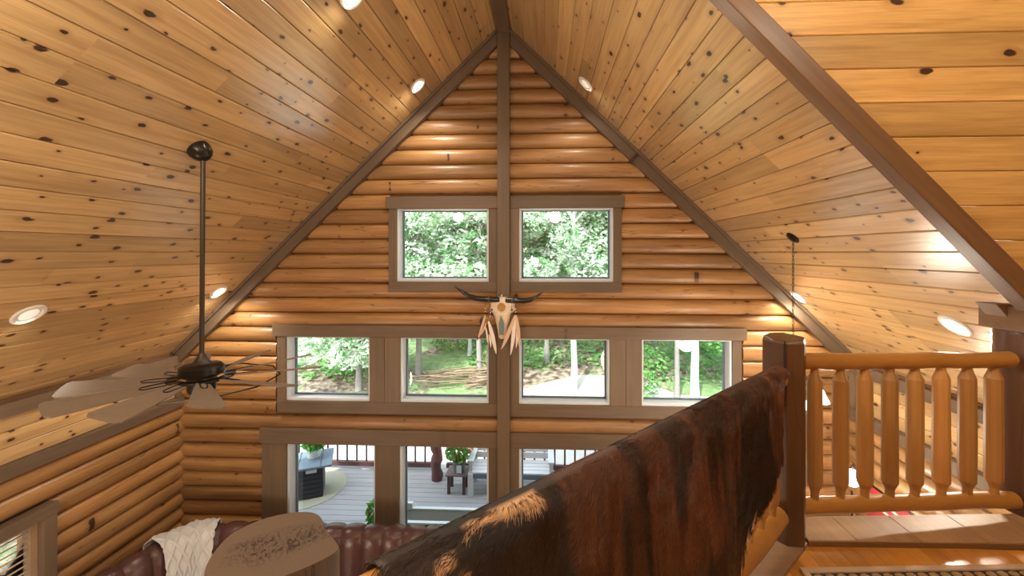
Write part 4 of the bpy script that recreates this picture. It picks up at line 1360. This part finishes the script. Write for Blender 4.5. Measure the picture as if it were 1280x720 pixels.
# ------------------------------------------------------------------ the deck outside
DZ = -4.3
DK = S(empty('floor_deck', (-1, 7, DZ)), 'grey board deck outside the bottom windows', 'deck')
y = YG+.21; i = 0; rd = random.Random(8)
while y < 8.45:
    xs_ = [-7.0, rd.uniform(-4.5, -3.2), rd.uniform(-1.4, .6), 4.6]
    for k in range(3):
        b = MB(); b.box(xs_[k]+.002, xs_[k+1]-.002, y+.004, y+.138, DZ-.03, DZ)
        b.build('deck_board', M_DECK, DK, origin=(xs_[k], y, DZ))
    y += .142
b = MB(); b.box(-7, 4.6, YG+.2, 8.45, DZ-.22, DZ-.05); b.build('joists', M_GAP, DK)

RY = 8.30
DRL = T(empty('deck_railing', (-1.2, RY, DZ)), 'dark deck railing with thin black balusters beyond the windows', 'railing')
for (xa, xb) in ((-7, -2.16), (-1.94, 4.6)):
    b = MB(); b.box(xa, xb, RY-.035, RY+.035, DZ+.06, DZ+.15); b.build('bottom_rail', M_DECKRAIL, DRL, bevel=.004)
    b = MB(); b.box(xa, xb, RY-.06, RY+.06, DZ+.93, DZ+.99); b.build('top_rail', M_DECKRAIL, DRL, bevel=.004)
x = -6.9
while x < 4.5:
    if not -2.2 < x < -1.9:
        b = MB(); b.tube([(x, RY, DZ+.14), (x, RY, DZ+.94)], .018, 8); b.build('baluster', M_BALUSTER, DRL, smooth=True, origin=(x, RY, DZ+.14))
    x += .197
for x in (-3.3, -5.2, .4):
    b = MB(); b.box(x-.04, x+.04, RY-.04, RY+.04, DZ, DZ+.06); b.build('foot_block', M_DECKRAIL, DRL)
b = MB()
pts = []; rad = []
for i in range(12):
    z = DZ+i*.1; pts.append((-2.05+.02*math.sin(i*1.7), 7.95+.015*math.cos(i*2.3), z)); rad.append(.10+.014*math.sin(i*2.1))
b.tube(pts, rad, 12)
PP = b.build('porch_post', M_BARKRED, smooth=True); T(PP, 'knobbly dark red cedar porch post at the deck railing', 'post')

# bench
BX0, BX1, BYF, BYB = -1.36, .16, 7.40, 7.95
BN = T(empty('garden_bench', (-.6, 7.7, DZ)), 'grey slatted garden bench with armrests on the deck', 'bench')
for i in range(4):
    y = BYF+.02+i*.125; b = MB(); b.box(BX0+.05, BX1-.05, y, y+.115, DZ+.40, DZ+.43); b.build('seat_slat', M_BENCH, BN, bevel=.004, origin=(BX0, y, DZ+.41))
for i in range(4):
    z = DZ+.47+i*.115; b = MB(); yy = BYB-.06+i*.022; b.box(BX0+.05, BX1-.05, yy, yy+.025, z, z+.105); b.build('back_slat', M_BENCH, BN, bevel=.004, origin=(BX0, yy, z))
for x in (BX0+.05, BX1-.05):
    b = MB(); b.box(x-.045, x+.045, BYF, BYF+.07, DZ, DZ+.40); b.build('leg', M_BENCH, BN, bevel=.004)
    b = MB(); b.box(x-.045, x+.045, BYB-.06, BYB+.02, DZ, DZ+.62); b.build('leg', M_BENCH, BN, bevel=.004)
    b = MB(); b.box(x-.055, x+.055, BYF-.01, BYB, DZ+.61, DZ+.645); b.build('armrest', M_BENCH, BN, bevel=.004)
    b = MB(); b.box(x-.03, x+.03, BYF+.05, BYF+.11, DZ+.43, DZ+.61); b.build('arm_support', M_BENCH, BN, bevel=.004)
b = MB(); b.box(BX0+.1, BX1-.1, BYF+.02, BYF+.05, DZ+.32, DZ+.40); b.build('apron', M_GASKET, BN)

# leaves helper
def leaf_cloud(mb, centres, size, n, r, flat=.0, seed=0):
    g = np.random.default_rng(seed)
    c = np.array(centres, float); idx = g.integers(0, len(c), n)
    dirs = g.normal(0, 1, (n, 3)); dirs /= np.linalg.norm(dirs, axis=1)[:, None]
    rad = g.uniform(.35, 1, n)[:, None]**.6
    p = c[idx, :3] + dirs*rad*c[idx, 3:6]
    a = g.normal(0, 1, (n, 3)); a[:, 2] *= .5; a /= np.linalg.norm(a, axis=1)[:, None]
    u = np.cross(a, g.normal(0, 1, (n, 3))); u /= np.linalg.norm(u, axis=1)[:, None]
    s = g.uniform(.6, 1.3, n)[:, None]*size
    v = [p-a*s, p+u*s*.42-a*s*.1, p+a*s, p-u*s*.42-a*s*.1]
    Vn = np.stack(v, 1).reshape(-1, 3)
    return Vn
def leaf_obj(name, Vn, mat, parent, kind='stuff'):
    off = np.array(parent.location) if parent is not None else np.zeros(3)
    n = len(Vn)//4
    me = bpy.data.meshes.new(name)
    me.vertices.add(n*4); me.vertices.foreach_set('co', (Vn-off).astype(np.float32).ravel())
    me.loops.add(n*4); me.loops.foreach_set('vertex_index', np.arange(n*4, dtype=np.int32))
    me.polygons.add(n); me.polygons.foreach_set('loop_start', np.arange(0, n*4, 4, dtype=np.int32))
    me.update(calc_edges=True); me.materials.append(mat)
    o = obj(name, me, parent)
    if kind: o['kind'] = kind
    return o

def potted(name, x, y, z, rpot, hpot, mat_pot, rl_, hl_, label, petals, n=260, leaf=.05, tag_card=False):
    root = T(empty(name, (x, y, z)), label, 'plant')
    b = MB(); b.lathe([(rpot*.72, 0), (rpot*.8, .01), (rpot, hpot*.92), (rpot*1.06, hpot*.93), (rpot*1.06, hpot), (rpot*.92, hpot), (rpot*.9, hpot*.9)], (x, y, z), 18); b.build('pot', mat_pot, root, smooth=True)
    b = MB(); b.lathe([(rpot*.9, hpot*.9), (.01, hpot*.93)], (x, y, z), 14); b.build('soil', M_SOIL, root)
    leaf_obj('leaves', leaf_cloud(None, [(x, y, z+hpot+hl_*.45, rl_, rl_, hl_*.55)], leaf, n, 0, seed=int(abs(x*100))), M_POTLEAF, root)
    b = MB(); rr = random.Random(int(abs(x*77)))
    for i in range(6):
        a = rr.uniform(0, 6.28); e = Vector((x+math.cos(a)*rl_*.6, y+math.sin(a)*rl_*.6, z+hpot+hl_*rr.uniform(.4, .9)))
        b.tube([(x, y, z+hpot*.9), (x+(e.x-x)*.4, y+(e.y-y)*.4, z+hpot+hl_*.35), e], .004, 5)
    b.build('stems', M_POTLEAF, root, kind='stuff')
    for i in range(petals):
        a = rr.uniform(3.6, 6.2); rr_ = rl_*rr.uniform(.5, 1.0)
        b = MB(); b.ball((x+math.cos(a)*rr_, y+math.sin(a)*rr_*.9, z+hpot+hl_*rr.uniform(.35, 1.0)), .03, 8, 5, (1, 1, .6)); b.build('flower', M_PINK if 'pink' in label else M_REDPETAL, root, smooth=True)
    if tag_card:
        b = MB(); b.obox((x+.02, y-rpot-.012, z+hpot*.45), (.045, 0, 0), (0, .002, 0), (0, .0, .07)); b.build('plant_tag', M_LABEL, root)
    return root

# small side table
TB = T(empty('side_table', (-1.58, 7.6, DZ)), 'small dark plum side table under the potted flowers', 'table')
for (x, y) in ((-1.71, 7.49), (-1.44, 7.49), (-1.71, 7.74), (-1.44, 7.74)):
    b = MB(); b.box(x-.024, x+.024, y-.024, y+.024, DZ, DZ+.33); b.build('leg', M_DECKRAIL, TB)
b = MB(); b.box(-1.77, -1.38, 7.43, 7.80, DZ+.33, DZ+.36); b.build('table_top', plain('plum_top', (.16,.11,.11), .35), TB, bevel=.02)
potted('potted_flowers', -1.545, 7.6, DZ+.36, .115, .20, M_POTDARK, .25, .36, 'leafy pink flowers in a grey pot on the side table', 9, n=420, leaf=.055, tag_card=True)

# patio storage cart with a plant
CT = T(empty('storage_cart', (-4.1, 7.3, DZ)), 'charcoal patio cart with a slate blue folding top on the deck', 'cart')
cd = Vector((.92, .40, 0)).normalized(); cn = Vector((-cd.y, cd.x, 0))
cc0 = Vector((-4.28, 7.12, DZ))
body = [cc0, cc0+cd*.42, cc0+cd*.42+cn*.45, cc0+cn*.45]
b = MB(); b.prism([p+Vector((0, 0, .02)) for p in body], (0, 0, .53)); b.build('cabinet', M_PLASTIC_DARK, CT, bevel=.01)
for i in range(5):
    b = MB(); z = DZ+.07+i*.082; p = cc0+cd*.02-cn*.004; q = cc0+cd*.40-cn*.004
    b.bar((p.x, p.y, z), (q.x, q.y, z), .012, .05); b.build('slat', M_PLASTIC_DARK, CT)
b = MB(); p = cc0+cd*.15-cn*.012; q = cc0+cd*.32-cn*.012; b.bar((p.x, p.y, DZ+.49), (q.x, q.y, DZ+.49), .02, .055); b.build('pull_handle', M_PLASTIC_GREY, CT, bevel=.006)
tp = [cc0-cd*.16-cn*.08, cc0+cd*.56-cn*.08, cc0+cd*.56+cn*.62, cc0-cd*.16+cn*.62]
b = MB(); b.prism([p+Vector((0, 0, .55)) for p in tp], (0, 0, .04)); b.build('top_panel', M_PLASTIC_BLUE, CT, bevel=.01)
for s_ in (.02, .38):
    b = MB(); p = cc0+cd*s_-cn*.07; q = cc0+cd*s_+cn*.61; b.bar((p.x, p.y, DZ+.5915), (q.x, q.y, DZ+.5915), .012, .004); b.build('hinge_seam', M_PLASTIC_DARK, CT)
pc = cc0+cd*.24+cn*.34
potted('potted_plant', pc.x, pc.y, DZ+.59, .13, .16, M_POT, .24, .30, 'bright green plant with red blooms in a white pot on the patio cart', 4, n=200, leaf=.085)

b = MB(); V = [(-4.62+.95*math.cos(a), 7.55+.80*math.sin(a)) for a in [2*math.pi*k/40 for k in range(40)]]
b.prism([(x, y, DZ+.001) for x, y in V], (0, 0, .008)); MT = b.build('outdoor_mat', M_MAT); T(MT, 'round beige outdoor mat under the patio cart', 'mat')

# low step box near the glass, and a plant half hidden by the mullion
LB = T(empty('deck_box', (-1.75, 6.5, DZ)), 'low olive wooden box with its lit top edge coloured pale outside the window', 'box')
b = MB(); b.box(-2.38, -.2, 6.25, 6.60, DZ, DZ+.26); b.build('sides', plain('olive_box', (.07,.06,.04), .7, var=.2), LB)
for (xa, xb, ya, yb) in ((-2.41, -.17, 6.57, 6.63), (-2.41, -.17, 6.22, 6.28), (-2.41, -2.35, 6.28, 6.57), (-.23, -.17, 6.28, 6.57)):
    b = MB(); b.box(xa, xb, ya, yb, DZ+.26, DZ+.285); b.build('lit_edge', M_PLASTIC_GREY, LB)  # pale boards stand in for light falling on the top edge
b = MB(); b.box(-2.22, -2.08, 6.575, 6.63, DZ+.285, DZ+.36); b.build('white_block', M_PLASTIC_GREY, LB)
potted('planter', -2.66, 6.45, DZ, .10, .12, M_POT, .10, .34, 'leafy plant with red bloom half hidden by the window mullion', 2, n=90, leaf=.06)

# ------------------------------------------------------------------ ground, drive, woods
def hill(x, y):
    base = np.where(y < 13, -4.75, -4.75+(y-13)*.205)
    w = (vnoise(np.asarray(x)*.22+50, np.asarray(y)*.22+50, 2)-.5)*1.1*np.clip((np.asarray(y)-13)/4, 0, 1)
    return base + w + .004*(np.asarray(x)+2)**2*np.clip((np.asarray(y)-13)/10, 0, 1)
gx = np.linspace(-42, 42, 85); gy = np.linspace(5.9, 62, 80)
GX, GY = np.meshgrid(gx, gy, indexing='ij'); GZ = hill(GX, GY)
V = np.stack([GX, GY, GZ], -1).reshape(-1, 3).tolist(); ny = len(gy)
F = [(i*ny+j, (i+1)*ny+j, (i+1)*ny+j+1, i*ny+j+1) for i in range(len(gx)-1) for j in range(ny-1)]
me = make_mesh('ground_hillside', V, F, True, [M_GROUND]); GR = S(obj('ground_hillside', me), 'wooded bank of leaf litter rising behind the deck', 'ground')
def drive_edge(x): return np.interp(x, [-16, -6, -1.5, -.2, 1.2, 3, 4.2, 9], [12.2, 12.7, 13.6, 14.4, 15.0, 14.9, 13.9, 13.4])
dx = np.linspace(-16, 9, 76); V = []; F = []; md = 14
for i, x in enumerate(dx):
    ye = drive_edge(x)
    for j in range(md):
        y = 9.2+(ye-9.2)*j/(md-1); V.append((x, y, float(hill(np.array(x), np.array(y)))+(.05 if j < md-1 else -.05)))
for i in range(len(dx)-1):
    for j in range(md-1): F.append((i*md+j, (i+1)*md+j, (i+1)*md+j+1, i*md+j+1))
S(obj('ground_drive', make_mesh('ground_drive', V, F, True, [M_GRAVEL])), 'pale gravel drive beyond the deck railing', 'drive')

def tree(x, y, h, r, crowns, mat_t, mat_l, label, n, leaf, lean=0, group='trees on the bank', seed=0, forks=True):
    z = float(hill(np.array(x), np.array(y)))
    root = T(empty('tree', (x, y, z)), label, 'tree', group)
    rr = random.Random(seed+5)
    b = MB(); pts = []; rad = []
    for i in range(9):
        t = i/8; pts.append((x+lean*t*h+rr.uniform(-.05, .05)*h*.1, y+rr.uniform(-.05, .05)*h*.1, z-.15+t*h)); rad.append(r*(1.25-.9*t) if i else r*1.6)
    b.tube(pts, rad, 10)
    b.build('trunk', mat_t, root, smooth=True)
    cs = []
    for (dx, dy, dz, sx, sz) in crowns:
        cs.append((x+dx, y+dy, z+dz, sx, sx, sz))
        b2 = MB(); t0 = min(.92, max(.25, (dz-.5)/h)); k = min(7, int(t0*8)); p = Vector(pts[k])
        e = Vector((x+dx, y+dy, z+dz)); b2.tube([p, p.lerp(e, .5)+Vector((0, 0, .15)), e], [r*.32, r*.2, r*.06], 6); b2.build('branch', mat_t, root, smooth=True)
    leaf_obj('crown', leaf_cloud(None, cs, leaf, n, 0, seed=seed), mat_l, root)
    return root
def crown_set(seed, k, spread, z0, z1, s):
    rr = random.Random(seed)
    return [(rr.uniform(-spread, spread), rr.uniform(-spread, spread)*.7, rr.uniform(z0, z1), s*rr.uniform(.7, 1.2), s*rr.uniform(.5, .8)) for _ in range(k)]
TREES = [
    (-4.6, 15.2, 7.0, .09, 26, 1.7, 3.4, 6.6, .75, M_TREE, M_LEAF_GLARE, 'tree with sun glare painted white on its leaves behind the left edge of the upper left window'),
    (-2.3, 14.8, 7.0, .08, 28, 1.5, 3.5, 6.6, .75, M_TREE, M_LEAF_GLARE, 'tree with sun glare painted white on its leaves filling the upper left window'),
    (2.2, 14.9, 7.0, .08, 30, 1.5, 3.5, 6.6, .75, M_TREE, M_LEAF_GLARE, 'tree with sun glare painted white on its leaves filling the upper right window'),
    (0.1, 15.6, 7.2, .08, 26, 1.5, 3.5, 6.8, .75, M_TREE, M_LEAF_GLARE, 'tree with sun glare painted white on its leaves behind the centre post'),
    # x, y, h, r, k, spread, z0, z1, size, trunk, leaf, label
    (-6.2, 13.9, 6.0, .08, 26, 1.7, .9, 4.6, .75, M_TREE, M_LEAF_GLARE, 'pale leafy tree filling the outer left middle window'),
    (-1.15, 14.0, 3.6, .07, 3, .5, 2.3, 3.0, .45, M_BIRCH, M_LEAF_GLARE, 'slim white trunk with a tuft of pale leaves left of the skull'),
    (-2.95, 16.5, 7.0, .06, 6, 1.4, 4.6, 6.6, .9, M_BIRCH, M_LEAF, 'thin grey trunk at the left of the inner left middle window'),
    (-2.2, 19.0, 8.0, .11, 7, 1.6, 5.0, 7.6, 1.0, M_TREE, M_LEAF, 'stouter grey trunk in the centre of the inner left middle window'),
    (.95, 13.8, 7.5, .095, 8, 1.6, 3.9, 7.0, .8, M_BIRCH, M_LEAF_GLARE, 'white flared trunk at the left of the inner right middle window'),
    (2.75, 15.6, 7.5, .065, 7, 1.4, 4.2, 7.0, .8, M_BIRCH, M_LEAF_GLARE, 'thin white trunk at the right of the inner right middle window'),
    (4.55, 13.2, 7.5, .11, 8, 1.5, 3.6, 7.0, .8, M_BIRCH, M_LEAF, 'mottled birch trunk in the outer right middle window'),
    (4.15, 13.5, 7.0, .07, 6, 1.2, 4.2, 6.5, .7, M_TREE, M_LEAF, 'dark slim trunk just left of the mottled birch'),
    (6.6, 14.2, 5.5, .10, 14, 1.5, 1.5, 4.8, .75, M_TREE, M_LEAF, 'bright green leafy tree at the right of the outer right middle window'),
    (-4.2, 20.0, 8.5, .15, 16, 2.6, 3.5, 8.0, 1.2, M_TREE, M_LEAF_GLARE, 'tall pale tree behind the left half of the upper left window'),
    (-1.4, 22.5, 9.0, .16, 16, 2.6, 3.2, 8.0, 1.2, M_TREE, M_LEAF, 'tall green tree behind the centre post'),
    (1.9, 20.5, 8.5, .15, 16, 2.6, 3.4, 8.0, 1.2, M_TREE, M_LEAF_GLARE, 'tall pale tree behind the upper right window'),
    (5.0, 23.0, 9.0, .16, 16, 2.8, 3.0, 8.0, 1.3, M_TREE, M_LEAF, 'broad green tree up the bank on the right'),
    (-7.6, 22.0, 9.0, .16, 16, 2.8, 3.0, 8.0, 1.3, M_TREE, M_LEAF, 'broad green tree up the bank on the left'),
    (-3.0, 28.0, 10.0, .18, 18, 3.4, 2.0, 8.5, 1.5, M_TREE, M_LEAF_DARK, 'dark tree high on the bank left of the centre post'),
    (1.6, 29.0, 10.0, .18, 18, 3.4, 2.0, 8.5, 1.5, M_TREE, M_LEAF_DARK, 'dark tree high on the bank right of the centre post'),
    (7.4, 30.0, 10.0, .18, 18, 3.6, 2.0, 8.5, 1.6, M_TREE, M_LEAF_DARK, 'dark tree high on the bank at the far right'),
    (-9.6, 30.0, 10.0, .18, 18, 3.6, 2.0, 8.5, 1.6, M_TREE, M_LEAF_DARK, 'dark tree high on the bank at the far left'),
]
for i, (x, y, h, r, k, sp, z0_, z1_, s, mt, ml, lab) in enumerate(TREES):
    tree(x, y, h, r, crown_set(i+20, k, sp, z0_, z1_, s), mt, ml, lab, int(420*k), (.11 if i < 4 else .085) if y < 18 else .13, seed=i)
# low shrubs and undergrowth on the bank
SHR = [(-7.2, 14.8), (3.5, 14.9), (-3.8, 17.0), (5.9, 16.5), (2.9, 13.6)]
SL_ = ['low green shrub at the far left foot of the bank', 'low green shrub right of the white flared trunk', 'low green shrub behind the brush pile', 'low green shrub up the bank on the right', 'small bright shrub by the edge of the drive']
for i, (x, y) in enumerate(SHR):
    z = float(hill(np.array(x), np.array(y))); root = T(empty('shrub', (x, y, z)), SL_[i], 'shrub', 'shrubs on the bank')
    leaf_obj('foliage', leaf_cloud(None, [(x, y, z+.45, .8, .7, .5)], .09, 420, 0, seed=70+i), M_LEAF, root)
    b = MB()
    for q in range(4):
        a = q*1.6; b.tube([(x, y, z-.05), (x+.4*math.cos(a), y+.4*math.sin(a), z+.6)], [.02, .008], 5)
    b.build('stems', M_BRUSH, root)
g = np.random.default_rng(17); nug = 16000
ux = g.uniform(-16, 16, nug*2); uy = g.uniform(14.2, 34, nug*2)
mk = (vnoise(ux*.5+9, uy*.5+4, 55) > .42) & (uy > drive_edge(ux)+.25)
ux, uy = ux[mk][:nug], uy[mk][:nug]; uz = hill(ux, uy)
P_ = np.stack([ux, uy, uz+.12], -1); a = g.normal(0, 1, P_.shape); a[:, 2] *= .4; a /= np.linalg.norm(a, axis=1)[:, None]
u = np.cross(a, g.normal(0, 1, P_.shape)); u /= np.linalg.norm(u, axis=1)[:, None]; s = g.uniform(.06, .16, (len(P_), 1))
UG = leaf_obj('undergrowth', np.stack([P_-a*s, P_+u*s*.45, P_+a*s, P_-u*s*.45], 1).reshape(-1, 3), M_LEAF, None)
T(UG, 'scattered green undergrowth over the leaf litter of the bank', 'undergrowth')
BPR = MB(); rb = random.Random(31)
for i in range(60):
    x = rb.uniform(-3.6, -1.2); y = rb.uniform(14.0, 14.9); z = float(hill(np.array(x), np.array(y)))+rb.uniform(.05, .5)
    a = rb.uniform(-.4, .4); l = rb.uniform(.4, 1.0)
    BPR.tube([(x-l*math.cos(a), y-.2, z-rb.uniform(-.1, .15)), (x+l*math.cos(a), y+.2, z+rb.uniform(-.15, .15))], [.02, .008], 5)
BP = BPR.build('brush_pile', M_BRUSH, kind='stuff'); T(BP, 'long pile of cut dead brush at the foot of the bank', 'brush')
